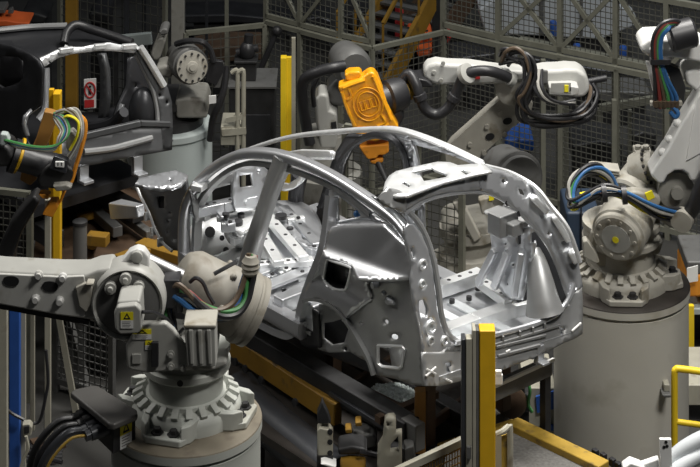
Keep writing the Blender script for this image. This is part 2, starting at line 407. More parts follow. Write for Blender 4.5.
# rear cross panel
e_out = [(422, 352), (440, 352), (453, 344), (462, 341), (494, 334), (528, 326), (553, 317), (567, 304), (571, 296), (582, 287), (583, 300), (582.5, 334), (574, 339), (564, 343), (553, 349), (530, 359), (500, 371), (480, 377), (461, 381), (440, 386), (424, 386)]
hole = lambda cx, cy: [(cx-3, cy-5), (cx+3, cy-6), (cx+4, cy-2), (cx+1, cy-1), (cx+3, cy+4), (cx, cy+6), (cx-2, cy+2), (cx-1, cy-2)]
rp = MB().sheet(e_out, [hole(448, 368), hole(562, 332)], rearf(), 5).build('rear_cross_panel', 'steel_dull', car, smooth=50, thick=.025)  # darker steel puts the panel's low-facing shade into its colour
b = MB()
for a, c in (((496, 347), (546, 335)), ((498, 356), (540, 345)), ((470, 352), (560, 325))): b.beam(A.rear(*a, -.012), A.rear(*c, -.012), .02, .02)
for x in (473, 503, 520, 533, 545): b.box(A.rear(x, 362-.3*(x-440)-4, -.02), (.018, .018, .05))
b.build('panel_rib', 'steel_dull', rp, bevel=.004)
b = MB()
for a, c in (((426, 376), (436, 367)), ((427, 369), (436, 374)), ((446, 379), (452, 382)), ((572, 331), (581, 323)), ((506, 352), (510, 350))): b.beam(A.rear(*a, -.02), A.rear(*c, -.02), .014, .01)
b.build('sealant_mark', 'white_plain', rp)['label'] = 'white cross-shaped sealant marks'
MB().tube([A.rear(x, y, -.01) for x, y in ((455, 343), (480, 338), (510, 331), (540, 322), (556, 314), (568, 300), (574, 284))], .02, 8).build('sill_flange', 'steel', car)
b = MB()
for x, y in ((481, 382), (539, 362)):
    P = A.rear(x, y, .05)+V(0, 0, .06); b = MB(); b.box(P, (.07, .05, .14), math.radians(40)); b.box(P-V(0, 0, .05)-A.a*.04, (.075, .08, .02), math.radians(40)); b.build('tow_bracket', 'steel', car, bevel=.006)
# far rear pillar
f_out = [(478, 171), (488, 168), (500, 170), (511, 175), (524, 181), (534, 189), (549, 207), (558, 217), (567, 231), (571, 243), (576, 252), (579, 264), (583, 287), (571, 297), (566, 288), (558, 265), (546, 240), (536, 228), (527, 218), (510, 203), (495, 194), (480, 190.5)]
MB().sheet(f_out, [circ(504, 181, 2.4, 2.2, 10), [(518, 188), (524, 190), (526, 196), (520, 194)], circ(549, 233, 2, 2, 8), circ(574, 287, 2.4, 2.6, 8), circ(556, 222, 1.6, 1.6, 8)], rearf(), 4.2).build('rear_pillar', 'steel', car, smooth=60, thick=.02)
b = MB()
for (x, y), (x2, y2), r in (((532, 196), (547, 211), .05), ((554, 215), (569, 240), .05), ((571, 250), (577, 262), .03)):
    b.beam(A.rear(x, y, -.03), A.rear(x2, y2, -.03), .09, .06)
b.build('lamp_mount', 'steel_bright', car, bevel=.02)
MB().tube([A.rear(x, y, .02) for x, y in ((404, 214), (424, 201), (450, 194), (480, 192), (496, 196), (512, 206), (528, 221), (546, 243), (557, 265), (565, 288), (570, 300))], .016, 8).build('hatch_seal_flange', 'steel', car)
MB().tube([far(0)(x, y) for x, y in ((486, 166), (511, 173), (535, 187), (550, 205), (568, 229), (580, 262))], .018, 8).build('rear_pillar_edge', 'steel_bright', car)
# roof header over the hatch
h_w = A.loc(A.rear(440, 184))[2]
h_out = [(383, 191), (385, 182), (389, 175.5), (396, 171), (412, 167), (426, 164), (438, 161.5), (450, 162), (458, 165), (482, 163), (492, 171), (478, 173.5), (444, 182), (408, 195), (395, 196)]
def head(x, y):
    w = A.loc(A.rear(x, y+ (0)))[2]
    return A.plane(x, y, (.06, 0, 1), h_w+.04)
MB().sheet(h_out, [[(410, 172), (432, 167), (436, 170), (448, 174), (446, 177), (424, 181), (421, 176)], [(400.5, 182.5), (404, 181), (412, 185), (409, 187)], [(459, 170), (463, 169), (470.5, 173), (466, 174.5)]], head, 4.2).build('roof_header', 'steel_bright', car, smooth=60, thick=.02)
MB().sheet([(372, 196), (385, 201), (408, 195), (444, 182), (478, 173), (482, 190), (466, 191), (450, 192), (436, 195), (420, 201), (402, 213), (394, 208), (385, 207)], [[(391, 193), (397, 192), (398, 197), (392, 198)]], rearf(.0), 4.2).build('roof_header_face', 'steel', car, smooth=60, thick=.02)
MB().sheet([(378, 198), (388, 187), (399, 190), (408, 196), (406, 212), (396, 209), (384, 204)], [], rearf(-.02), 4).build('header_gusset', 'steel_dull', car, smooth=60, thick=.02)
# far roof rail, pillars and door openings
pts = [(482, 164), (450, 148.5), (420, 136.5), (396, 130), (372, 129.5), (340, 131.5), (300, 135.5), (268, 143), (235, 156), (205, 178), (188, 200)]
MB().sweep(fb(pts, .03), [(-.05, -.035), (-.055, 0), (-.03, .035), (.03, .04), (.05, 0), (.04, -.035)], A.p, 6, lambda t: .62-.12*min(1, max(0, t-.25)*3)).build('roof_rail', 'steel_bright', car, smooth=60)
MB().sheet([(482, 166), (450, 151), (420, 139), (396, 133), (372, 131), (374, 137), (396, 139), (410, 143.5), (450, 155), (474, 165)], [circ(409, 137, 1.6, 1.4, 8), circ(442, 149, 1.6, 1.4, 8), circ(455, 156, 1.4, 1.2, 8)], far(.07), 4).build('rail_inner_panel', 'steel', car, smooth=60, thick=.01)
MB().sheet([(396, 137), (412, 142), (415, 152), (418, 166), (420, 178), (409, 180), (408, 165), (403, 148)], [circ(408, 147, 1.3, 1.3, 8), circ(412, 150, 1.3, 1.3, 8), circ(410, 158, 1.3, 1.3, 8)], far(.08), 4).build('rear_side_pillar', 'steel', car, smooth=60, thick=.03)
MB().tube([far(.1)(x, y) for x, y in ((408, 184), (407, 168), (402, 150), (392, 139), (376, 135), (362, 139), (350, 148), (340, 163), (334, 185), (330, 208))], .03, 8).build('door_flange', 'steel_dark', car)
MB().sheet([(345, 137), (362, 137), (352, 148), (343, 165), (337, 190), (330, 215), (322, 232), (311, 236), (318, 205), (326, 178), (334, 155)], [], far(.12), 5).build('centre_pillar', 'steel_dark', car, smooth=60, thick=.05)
MB().sheet([(282, 153), (300, 150), (330, 151), (333, 153), (332, 160), (310, 160), (290, 160)], [], planev(1.1), 5).build('seat_belt_rail', 'steel_bright', car, smooth=60, thick=.03)
MB().sheet([(402, 214), (411, 207), (423, 204), (424, 228), (420, 244), (414, 232)], [[(413, 211), (418, 210), (417, 222), (413, 223)]], planev(.35), 5).build('seat_back_post', 'steel', car, thick=.02)
# front end: hinge pillar, apron, rail stub
MB().sheet([(136, 184), (150, 178), (166, 176), (184, 174), (188, 200), (187, 252), (171, 250), (163, 243), (155, 230), (149, 214), (140, 197)], [[(156, 197), (164, 196), (164, 209), (157, 209)], circ(168, 222, 1.2, 1.2, 6), circ(168, 232, 1.2, 1.2, 6), circ(170, 213, 1.2, 1.2, 6)], near(.16), 4).build('hinge_pillar_panel', 'primer', car, smooth=50, thick=.03)
b = MB(); b.tube([near(.12)(x, y) for x, y in ((136, 185), (141, 197), (149, 213), (155, 229), (163, 243), (172, 251))], .013, 6)
for x, y in ((147, 216), (153, 231), (160, 242)): b.box(near(.11)(x, y), (.05, .02, .07), .6)
b.build('apron_flange', 'steel_bright', car)
MB().sheet([(154, 194), (166, 194), (166, 211), (155, 211)], [], near(.19), 4).build('opening_backing', 'black_void', car, thick=.01)  # black sheet behind the square hole makes it look dark inside
MB().sheet([(135, 184), (139, 178), (148, 176), (160, 173), (176, 170), (188, 175), (182, 185), (164, 188), (150, 187)], [circ(170, 180, 2, 1.5, 8)], lambda x, y: A.w(x, y, 1.0+.008*math.sin(x*.6)*math.cos(y*.9)), 3).build('apron_top', 'steel', car, smooth=60, thick=.03)
b = MB(); b.beam(A.v(141, 211, .22), A.v(116, 209, .22), .09, .10, w2=.15, h2=.14); b.build('front_rail', 'steel', car, bevel=.012)
# floor pans
b = MB(); b.slab([A.P(1.36, .06, .25), A.P(2.95, .06, .25), A.P(2.95, 1.40, .25), A.P(1.36, 1.40, .25)], (0, 0, .025)); b.build('floor_pan', 'steel_dull', car)
b = MB(); b.sweep([A.P(2.9, .73, .34), A.P(2.0, .73, .31), A.P(1.0, .73, .31)], [(-.16, -.06), (-.09, .13), (.09, .13), (.16, -.06)], A.p, 3); b.build('tunnel', 'steel', car, smooth=30)
for u, h in ((2.25, .12), (1.78, .12), (1.40, .2)):
    b = MB(); b.beam(A.P(u, .07, .28+h/2), A.P(u, .62, .28+h/2), .12, h); b.beam(A.P(u, .84, .28+h/2), A.P(u, 1.39, .28+h/2), .12, h)
    b.build('floor_crossmember', 'steel', car, bevel=.015)
b = MB()
for v in (.22, .42, 1.02, 1.22):
    for u0, u1 in ((1.32, 1.70), (1.86, 2.18), (2.34, 2.75)): b.beam(A.P(u0, v, .285), A.P(u1, v, .285), .06, .025)
b.build('floor_rib', 'steel_bright', car, bevel=.008)
b = MB()
for u, v in ((1.5, .32), (2.05, .32), (1.5, 1.1), (2.0, 1.12), (2.5, .32), (2.5, 1.12)): MB().cyl(A.P(u, v, .27), A.P(u, v, .297), .032, seg=14).build('floor_hole_disc', 'black_rubber', car)  # dark discs stand in for the shaded floor holes
# interior pressings seen through the door opening
def strip(name, m, pts, w, r=.045, up=.05, hole=True):
    b = MB(); P = [A.w(x, y, w) for x, y in pts]
    for i in range(len(P)-1): b.beam(P[i], P[i+1], r*2, up)
    if hole:
        b.mi(1)
        for i in range(len(P)-1):
            for t in (.25, .5, .75): q = P[i].lerp(P[i+1], t)+V(0, 0, up/2); b.cyl(q-V(0, 0, .01), q+V(0, 0, .004), .018, seg=10)  # proud dark discs painted where holes would be
    return b.build(name, [m, 'black_rubber'], car, bevel=.008)
strip('seat_rail', 'steel_bright', ((253, 221), (279, 264)), .46)
strip('seat_rail', 'steel_bright', ((268, 217), (304, 259)), .46)
strip('seat_rail', 'steel', ((283, 208), (318, 246)), .44)
strip('seat_crossmember', 'steel_bright', ((256, 266), (280, 264), (313, 261)), .40)
strip('heel_board', 'steel', ((262, 288), (312, 268)), .36, .06, .03, False)
strip('cowl_beam', 'steel_bright', ((196, 189), (214, 176), (236, 166), (264, 161)), .98, .05, .05, False)
strip('dash_beam', 'steel', ((192, 212), (222, 206), (255, 199)), .72, .05, .08)
MB().sheet([(236, 168), (262, 165), (268, 170), (262, 196), (256, 210), (236, 212), (232, 196)], [[(239, 176), (251, 174), (253, 186), (240, 188)], circ(258, 172, 1.2, 1.2, 6), circ(246, 203, 1.5, 1.5, 6)], planeu(2.75), 5).build('dash_panel', 'steel', car, thick=.02)
MB().sheet([(190, 190), (236, 170), (236, 212), (196, 222)], [[(196, 194), (232, 184), (232, 204), (200, 210)]], planeu(2.85), 5).build('dash_panel', 'steel_dull', car, thick=.02)
b = MB(); P = A.v(212, 246, .55); b.sphere(P, .25, (1, .8, 1), 20, 12); b.build('footwell_dome', 'steel_bright', car, smooth=60)
b = MB()
for x, y, r in ((210, 232, .045), (207, 250, .035), (222, 238, .022), (226, 250, .025), (202, 243, .02)):
    Q = A.v(x, y, .55); d = (V(0, 0, HC)-Q).normalized()
    dd = Q-P; k = max(0, .24**2-dd.length_squared)**.5
    MB().lathe(Q+d*(k*.86), d, [(0, r), (.02, r)], 12).build('footwell_hole_disc', 'dark_iron', car)  # dark discs on the dome in place of its holes
b = MB(); P = A.v(246, 231, .62); b.sphere(P, .16, (1.2, .8, .9), 16, 10); b.build('tunnel_dome', 'steel_bright', car, smooth=60)
b = MB()
for x, y, w, r in ((226, 215, .7, .03), (237, 222, .62, .05), (262, 211, .6, .05), (281, 216, .5, .05), (241, 215, .62, .03), (304, 233, .4, .06), (290, 229, .44, .03)):
    P = A.w(x, y, w); MB().cyl(P-V(0, 0, .02), P+V(0, 0, .012), r, seg=14).build('hole_disc', 'black_rubber', car)  # discs coloured dark to pass for open holes in the pressings
MB().sheet([(222, 209), (252, 203), (258, 212), (262, 222), (240, 232), (228, 224)], [], planew(.60), 5).build('tunnel_cover', 'steel_bright', car, thick=.05)
MB().sheet(spline2([(262, 205), (290, 200), (308, 205), (320, 220), (322, 240), (306, 246), (282, 226)], 3, True), [circ(281, 216, 4, 4, 8), circ(305, 236, 3.6, 4, 8)], planew(.44), 5).build('seat_pan', 'steel', car, thick=.03)
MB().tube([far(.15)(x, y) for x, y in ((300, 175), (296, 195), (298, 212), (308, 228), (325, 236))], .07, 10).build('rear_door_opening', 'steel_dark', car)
MB().sheet(spline2([(278, 170), (296, 170), (305, 176), (300, 184), (288, 191), (278, 188)], 3, True), [[(282, 175), (296, 173), (299, 177), (288, 184), (282, 183)]], planev(1.15), 4).build('side_reinforcement', 'steel_bright', car, thick=.02)
rnd = random.Random(12)
for k, (x, y, w, a) in enumerate(((228, 226, .62, .2), (236, 240, .5, .9), (262, 236, .42, .4), (268, 252, .40, 1.1), (288, 240, .42, .6), (296, 222, .44, .3), (312, 250, .40, .8), (284, 272, .34, .5), (270, 278, .34, .5), (300, 276, .33, .6), (222, 218, .66, .1), (206, 216, .66, .9), (199, 205, .72, .2))):
    b = MB(); P = A.w(x, y, w); b.box(P, (rnd.uniform(.08, .16), rnd.uniform(.05, .09), rnd.uniform(.04, .09)), a); b.box(P+V(0, 0, .03), (.06, .12, .02), a+.3)
    b.mi(1); b.cyl(P+V(.02, -.02, .03), P+V(.02, -.02, .055), .018, seg=10); b.build('seat_bracket', ['steel_bright' if k % 2 else 'steel', 'black_rubber'], car, bevel=.012)
MB().sheet(spline2([(262, 290), (290, 280), (312, 278), (306, 292), (290, 304), (270, 300)], 3, True), [circ(284, 290, 3, 2.4, 8)], planew(.31), 4).build('floor_patch', 'steel_outer', car, thick=.015)
# luggage floor
b = MB(); b.slab([A.P(-.02, .14, .40), A.P(.22, .14, .40), A.P(.3, .34, .40), A.P(1.0, .34, .40), A.P(1.0, 1.36, .40), A.P(-.17, 1.36, .40)], (0, 0, .03)); b.build('boot_floor', 'steel', car)
b = MB()
for v in (.28, .46, .64, .82, 1.0): b.beam(A.P(.10, v, .437), A.P(.78, v, .437), .09, .028)
b.build('boot_floor_rib', 'sheet_pale', car, bevel=.01)
strip('boot_side_rail', 'steel_bright', ((479, 281), (509, 303)), .52, .04, .07)
strip('boot_side_rail', 'steel_bright', ((487, 283), (515, 303)), .50, .03, .07)
strip('boot_front_beam', 'steel_bright', ((438, 290), (481, 275)), .50, .05, .10)
strip('boot_rear_beam', 'steel_bright', ((446, 333), (475, 322), (512, 309), (545, 303)), .47, .06, .10, False)
b = MB()
for x, y in ((459, 290), (469, 300), (452, 303), (487, 292), (478, 290)): P = A.w(x, y, .45); MB().cyl(P, P+V(0, 0, .03), .022, seg=12).build('floor_hole_disc', 'black_rubber', car)
b = MB(); P = A.P(.32, 1.22, .52)
for k in range(1): b.tube([A.v(534, 250, 1.3), A.v(537, 262, 1.27), A.v(540, 280, 1.24), A.v(543, 300, 1.22), A.v(545, 312, 1.22)], .05, 18, 5, r2=.15)
b.build('wheelhouse_dome', 'steel_dull', car, smooth=60)
MB().sheet([(528, 300), (541, 296), (556, 300), (552, 312), (532, 316)], [circ(542, 306, 3.2, 4, 10)], rearf(.16), 5).build('spare_wheel_pocket', 'steel_bright', car, thick=.02)
MB().sheet([(500, 215), (527, 217), (547, 243), (559, 268), (568, 296), (562, 308), (545, 315), (520, 305), (508, 285)], [], rearf(.42), 6).build('dark_gap_sheet', 'steel_dark', car, thick=.02)  # dark sheet paints the shade between wheelhouse dome and rear pillar
b = MB(); b.box(A.v(503, 222, 1.12), (.2, .15, .17), math.radians(40)); b.box(A.v(498, 212, 1.12), (.17, .15, .03), math.radians(40)); b.box(A.v(514, 228, 1.14), (.12, .1, .1), math.radians(40)); b.build('belt_reel_box', 'steel_dull', car, bevel=.02)
MB().sheet([(489, 226), (516, 232), (531, 224), (535, 245), (528, 275), (522, 300), (507, 300), (496, 284), (482, 276), (486, 262), (492, 250)], [[(516, 235), (521, 233), (521, 244), (517, 245)], [(530, 233), (535, 232), (534, 242), (530, 243)], circ(513, 265, 1.6, 1.6, 8), circ(505, 244, 1.5, 1.5, 8), circ(500, 275, 1.5, 1.5, 8)], planev(1.2), 4.5).build('inner_side_panel', 'steel', car, smooth=50, thick=.02)
b = MB()
for a, c in (((495, 250), (478, 284)), ((508, 252), (494, 288)), ((521, 252), (514, 296))): b.beam(A.v(*a, 1.14), A.v(*c, 1.14), .05, .06)
b.build('inner_brace', 'steel', car, bevel=.012)
b = MB(); b.beam(A.v(505, 206, 1.25), A.v(524, 226, 1.25), .10, .08); b.build('pillar_reinforcement', 'steel_dull', car, bevel=.02)
b = MB()
for x, y, du in ((507, 202, .02), (519, 213, .02), (515, 224, .3), (530, 214, .02)):
    P = A.rear(x, y, du); MB().lathe(P, -A.a, [(0, .026), (.012, .026)], 12).build('hole_disc', 'black_rubber', car)

# ------------------------------------------------------------------ robots: shared builders
def warn_label(parent, c, sx, sy, axx, axz, nrm):
    """yellow warning sticker with a black triangle over white text lines; c centre, axx/axz its directions"""
    axx = axx.normalized(); axz = axz.normalized(); nrm = nrm.normalized()
    def q(b, x0, x1, y0, y1, d): b.slab([c+axx*x0*sx+axz*y0*sy+nrm*d, c+axx*x1*sx+axz*y0*sy+nrm*d, c+axx*x1*sx+axz*y1*sy+nrm*d, c+axx*x0*sx+axz*y1*sy+nrm*d], nrm*.003)
    b = MB(); q(b, -.5, .5, 0, .5, .001); q(b.mi(1), -.5, .5, -.5, 0, .001)
    b.mi(2)
    P = lambda x, y: c+axx*x*sx+axz*y*sy+nrm*.005
    b.add([P(-.3, .06), P(.3, .06), P(0, .45), P(-.14, .14), P(.14, .14), P(0, .32)], [(0, 1, 4, 3), (1, 2, 5, 4), (2, 0, 3, 5)])
    for k in range(4): b.add([P(-.38, -.08-.1*k), P(.3-.08*(k % 2), -.08-.1*k), P(.3-.08*(k % 2), -.105-.1*k), P(-.38, -.105-.1*k)], [(0, 1, 2, 3)])
    return b.build('warning_label', ['label_yellow', 'white_plain', 'label_black'], parent)
def pedestal(name, label, c, R, top, m, mtop, group=None):
    t = thing(name, label, 'pedestal', (c.x, c.y, 0))
    MB().lathe((c.x, c.y, 0), (0, 0, 1), [(0, R+.12), (.03, R+.12), (.03, R), (top-.10, R), (top-.095, R-.015), (top-.075, R-.015), (top-.07, R+.012), (top-.015, R+.012)], 72).build('column', m, t, smooth=30)
    MB().lathe((c.x, c.y, top-.015), (0, 0, 1), [(0, R+.012), (.008, R+.008), (.015, R-.02)], 72).build('top_plate', mtop, t, smooth=30)
    return t
def robot_base(c, rot, par, m, md):
    b = MB(); Z = V(0, 0, 1)
    b.lathe(c, Z, [(0, .40), (.07, .40), (.10, .39), (.13, .36), (.13, .28)], 40)
    base = b.build('base_casting', m, par, smooth=35)
    for k in range(4):
        a = math.radians(rot+90*k); d = V(math.cos(a), math.sin(a), 0); s = V(-d.y, d.x, 0)
        f = MB()
        f.slab([c+d*.30-s*.21, c+d*.30+s*.21, c+d*.40+s*.19, c+d*.50+s*.13, c+d*.50-s*.13, c+d*.40-s*.19], (0, 0, .05))
        for q in (-1, 1): f.slab([c+d*.30+s*q*.16, c+d*.30+s*q*.21, c+d*.42+s*q*.185, c+d*.48+s*q*.13, c+d*.44+s*q*.12], (0, 0, .13))
        ft = f.build('foot', m, base, bevel=.012)
        for q in (-1, 1):
            P = c+d*.43+s*q*.06+V(0, 0, .05); MB().lathe(P, Z, [(0, .045), (.012, .045), (.012, .028), (.04, .028)], 6).build('anchor_bolt', 'dark_iron', ft)
    b = MB(); n = 22
    for k in range(n):
        a = 2*PI*k/n; d = V(math.cos(a), math.sin(a), 0); s = V(-d.y, d.x, 0)
        b.beam(c+d*.30+V(0, 0, .155), c+d*.375+V(0, 0, .115), .050, .06, up=(0, 0, 1))
    b.build('bolt_pad_ring', m, base, bevel=.006)
    b = MB(); b.lathe(c, Z, [(.11, .29), (.16, .29), (.165, .268), (.31, .268), (.325, .31), (.34, .322), (.38, .322), (.39, .31), (.395, .285), (.44, .28), (.45, .32), (.50, .32)], 48)
    tr = b.build('turret_ring', m, par, smooth=35)
    d = V(-.05, -1, 0).normalized(); P = c+d*.322+V(0, 0, .36); MB().cyl(P-d*.02, P+d*.006, .022, seg=12).build('index_plug', 'dark_iron', tr)
def bundle(par, pts, specs, r=.016, name='cable', spread=.03, seed=1):
    """several cables side by side along one path; specs = colours"""
    rnd = random.Random(seed); n = len(specs)
    for i, m in enumerate(specs):
        a = 2*PI*i/n*1.6+rnd.random(); off = V(math.cos(a)*.6, math.cos(a*1.3)*.5, math.sin(a))*spread*(.55+.45*rnd.random())
        w = V(rnd.uniform(-1, 1), 0, rnd.uniform(-1, 1))*spread*.5
        P = [p+off+w*math.sin(k*1.3+i) for k, p in enumerate(pts)]
        MB().tube(P, r*rnd.uniform(.8, 1.15), 7, 6).build(name, m, par)

# ------------------------------------------------------------------ left front robot on its pale pedestal
DK = 7.59
pc = G(186, 416, HC-DK); PT = HC-DK
pedestal('robot_pedestal', 'pale greenish-white round pedestal at bottom left under the front robot', V(pc.x, pc.y, 0), .535, PT, 'pedestal_left', 'pedestal_top')
bc = G(186, 411, PT); D0 = bc.y
rb = thing('industrial_robot', 'light grey robot on the lower left pedestal, its arm reaching out of frame leftwards', 'robot', bc)
robot_base(bc, -15, rb, 'pedestal_left', 'dark_iron')
P = 'robot_paint'
tur = MB().prism([(125.5, 347), (127, 369), (131, 371), (147, 374), (196, 369), (196, 362), (187, 349), (174, 330), (166, 323), (139, 323)], D0-.74, .06, False).build('turret', P, rb, bevel=.02)
b = MB(); b.prism([(134, 326), (168, 324), (214, 340), (216, 372), (134, 372)], D0-.69, .5); b.build('turret_core', P, rb, bevel=.03)
b = MB(); b.box(W(155, 354, D0-.755), (.05, .03, .17)); b.build('cable_socket', 'black_rubber', tur, bevel=.006)
for x, y in ((171, 366), (183, 367), (171, 354), (196, 366)): MB().lathe(W(x, y, D0-.74), (0, -1, 0), [(0, .026), (.012, .026), (.012, .015), (.03, .015)], 10).build('bolt', P, tur)
b = MB(); b.prism([(132, 353), (141, 353), (141, 364), (132, 364)], D0-.752, .02); b.build('cover_plate', P, tur, bevel=.004)
warn_label(tur, W(142, 334, D0-.743), .13, .07, V(1, 0, 0), V(0, 0, 1), V(0, -1, 0))
warn_label(tur, W(149, 345, D0-.743), .05, .06, V(1, 0, 0), V(0, 0, 1), V(0, -1, 0))
# ribbed drive box
b = MB(); b.prism([(184, 327), (215, 327), (216, 367), (187, 367)], D0-.80, .22, False)
for k in range(3): b.prism([(188+9*k, 330), (193+9*k, 330), (194+9*k, 365), (190+9*k, 365)], D0-.815, .03, False)
db = b.build('drive_box', P, rb, bevel=.01)
b = MB(); b.prism([(183, 325), (216, 325), (216, 329), (184, 329)], D0-.81, .24, False); b.build('drive_box_lid', 'robot_dirty', db, bevel=.012)
b = MB(); b.prism([(205, 352), (226, 348), (228, 360), (216, 370), (204, 370)], D0-.30, .2); b.build('turret_flange', P, rb, bevel=.02)
# lower arm going left
arm = MB().prism([(-70, 262), (-40, 266), (0, 271), (60, 274), (86, 274), (97, 270), (112, 268), (116, 290), (105, 318), (90, 321), (60, 317), (0, 306), (-40, 299), (-70, 295)], D0-.62, .26, False).build('lower_arm', 'robot_paint', rb, bevel=.03)
b = MB(); b.prism([(-70, 268), (0, 274), (62, 277), (84, 276), (88, 300), (84, 318), (60, 315), (0, 304), (-70, 294)], D0-.632, .03, False); b.build('arm_side_panel', 'robot_pale', arm, bevel=.008)
for cx, cy in ((11, 280.5), (50, 286)):
    o = spline2([(cx-8, cy), (cx-5, cy-5), (cx+4, cy-5), (cx+8, cy), (cx+5, cy+5.5), (cx-4, cy+5)], 3, True)
    MB().prism(o, D0-.640, .02).build('dark_oval', 'black_void', arm)  # black disc set proud, painted as the dark of an oval hole
for x, y in ((39, 274), (63, 276.5), (36, 298), (60, 300)): MB().lathe(W(x, y, D0-.63), (0, -1, 0), [(0, .030), (.02, .030), (.03, .02), (.045, .02)], 12).build('bolt', 'robot_white', arm, smooth=30)
b = MB(); b.prism([(-70, 294), (0, 304), (60, 315), (90, 321), (88, 325), (60, 320), (0, 309), (-70, 299)], D0-.60, .22, False); b.build('arm_underside', 'dark_iron', arm)  # near-black strip paints the shade along the arm's lower edge
b = MB(); b.prism([(75, 285), (83, 281), (92, 279), (92, 300), (86, 313), (79, 306)], D0-.66, .05); b.prism([(86, 280), (94, 280), (93, 286), (86, 286)], D0-.70, .08); b.build('stop_block', 'robot_dirty', arm, bevel=.01)
# elbow housing ring, motor
cE = W(128, 304, D0-.66)
b = MB(); b.lathe(cE, (0, 1, 0), [(0, .225), (-.02, .24), (0, .255), (.04, .258), (.20, .258)], 56); b.build('gearbox_housing', P, rb, smooth=35)
b = MB(); b.lathe(cE+V(0, -.012, 0), (0, 1, 0), [(0, .20), (.02, .235)], 48); hs = b.build('gearbox_cover', 'machine_grey', rb, smooth=35)
b = MB(); b.lathe(cE+V(0, -.02, 0), (0, -1, 0), [(0, .05), (.03, .05)], 20)
for x, y in ((111, 286), (126, 277), (139, 285)): Q = W(x, y, D0-.66); b.lathe(Q, (0, -1, 0), [(0, .042), (.05, .042), (.05, .02), (.07, .02)], 12)
b.prism([(108, 288), (126, 276), (141, 286), (139, 292), (112, 293)], D0-.66, .03); b.build('motor_bracket', P, rb, bevel=.006)
b = MB(); b.prism([(98, 290), (140, 268), (160, 276), (170, 300), (173, 326), (160, 328), (132, 348), (112, 336), (104, 322)], D0-.46, .20); b.build('shoulder_casting', P, rb, bevel=.03)
b = MB(); b.prism([(117, 285), (140, 283), (141, 316), (142, 331), (119, 332), (115, 328)], D0-.94, .25); mo = b.build('motor', P, rb, bevel=.02)
b = MB(); b.prism([(117, 307), (136, 305), (141, 310), (142, 329), (138, 334), (120, 335), (115, 330), (114, 313)], D0-.99, .07, False); b.build('motor_cap', P, mo, bevel=.015)
warn_label(mo, W(127, 320, D0-.992), .085, .11, V(1, 0, 0), V(0, 0, 1), V(0, -1, 0))
# clevis and balance cylinder
b = MB(); b.prism([(112, 270), (122, 258), (129, 247), (137, 242.5), (144, 245), (149, 254), (150, 272), (130, 274)], D0-.58, .10); cv_ = b.build('clevis', 'robot_white', rb, bevel=.02)
MB().lathe(W(137, 256, D0-.58), (0, -1, 0), [(0, .04), (.03, .04), (.04, .02)], 16).build('clevis_pin', P, cv_)
bcyl = MB().cyl(W(146, 259, D0-.36), W(182, 276, D0-.36), .045, seg=20).build('balance_cylinder_rod', 'chrome', rb)
b = MB(); b.box(W(172, 289, D0-.45), (.12, .18, .20)); b.box(W(180, 300, D0-.5), (.05, .1, .14)); b.build('cable_bracket', 'black_rubber', rb, bevel=.01)
# drum of the second axis
p0 = W(187, 279, D0-.18); p1 = W(240, 305, D0-.12); ax = (p1-p0)
b = MB(); L_ = ax.length; b.lathe(p0, ax, [(-.07, .13), (-.05, .17), (0, .20), (.03, .212), (L_*.55, .212), (L_*.6, .222), (L_, .23)], 48)
dr = b.build('axis_drum', 'robot_dirty_dimmed', rb, smooth=35)
b = MB(); b.lathe(p1, ax, [(0, .235), (.02, .25), (.05, .25), (.06, .235), (.075, .235), (.085, .245), (.12, .245), (.13, .2)], 48); b.build('drum_flange', 'robot_dirty_dimmed', dr, smooth=30)
for k in range(6):
    a = k*PI/3; s, u = frame_of(ax); Q = p0+ax.normalized()*(L_*.6)+(s*math.cos(a)+u*math.sin(a))*.22
    MB().sphere(Q, .026, seg=8, rings=6).build('lifting_lug', 'robot_dirty_dimmed', dr)
cab = [W(171, 300, D0-.5), W(178, 294, D0-.52), W(186, 297, D0-.54), W(199, 308, D0-.55), W(217, 315, D0-.52), W(233, 312, D0-.46), W(243, 301, D0-.4), W(247.5, 286, D0-.36), W(250, 270, D0-.34), W(250, 258, D0-.32)]
bundle(rb, cab, ['red_cable', 'green_cable', 'blue_cable', 'black_rubber', 'grey_cable', 'black_rubber', 'brown_cable', 'black_rubber'], .021, 'cable', .06, 3)
b = MB(); b.lathe(cab[-2]-V(0, 0, .03), V(.05, 0, 1), [(0, .05), (.02, .062), (.035, .055), (.055, .066), (.07, .055), (.09, .064), (.105, .052), (.13, .04)], 18); b.build('hose_clamp', 'robot_dirty_dimmed', rb, smooth=30)
b = MB(); b.tube([W(190, 282, D0-.44), W(196, 278, D0-.46), W(203, 283, D0-.46), W(208, 294, D0-.47), W(214, 304, D0-.48)], .014, 7); b.build('cable', 'black_rubber', rb)
bundle(rb, [W(170, 300, D0-.48), W(168, 315, D0-.5), W(172, 330, D0-.5), W(175, 345, D0-.46)], ['black_rubber', 'green_cable', 'blue_cable', 'black_rubber'], .012, 'cable', .04, 5)
MB().tube([W(142, 312, D0-.98), W(155, 313, D0-.8), W(168, 320, D0-.6), W(176, 333, D0-.44), W(178, 344, D0-.43)], .012, 7).build('cable', 'black_rubber', rb)
MB().tube([W(156, 337, D0-.46), W(165, 341, D0-.48), W(174, 337, D0-.46), W(184, 328, D0-.44)], .011, 7).build('cable', 'black_rubber', rb)
MB().tube([W(236, 262, D0-.3), W(225, 268, D0-.35), W(214, 274, D0-.38)], .014, 6).build('cable', 'black_rubber', rb)
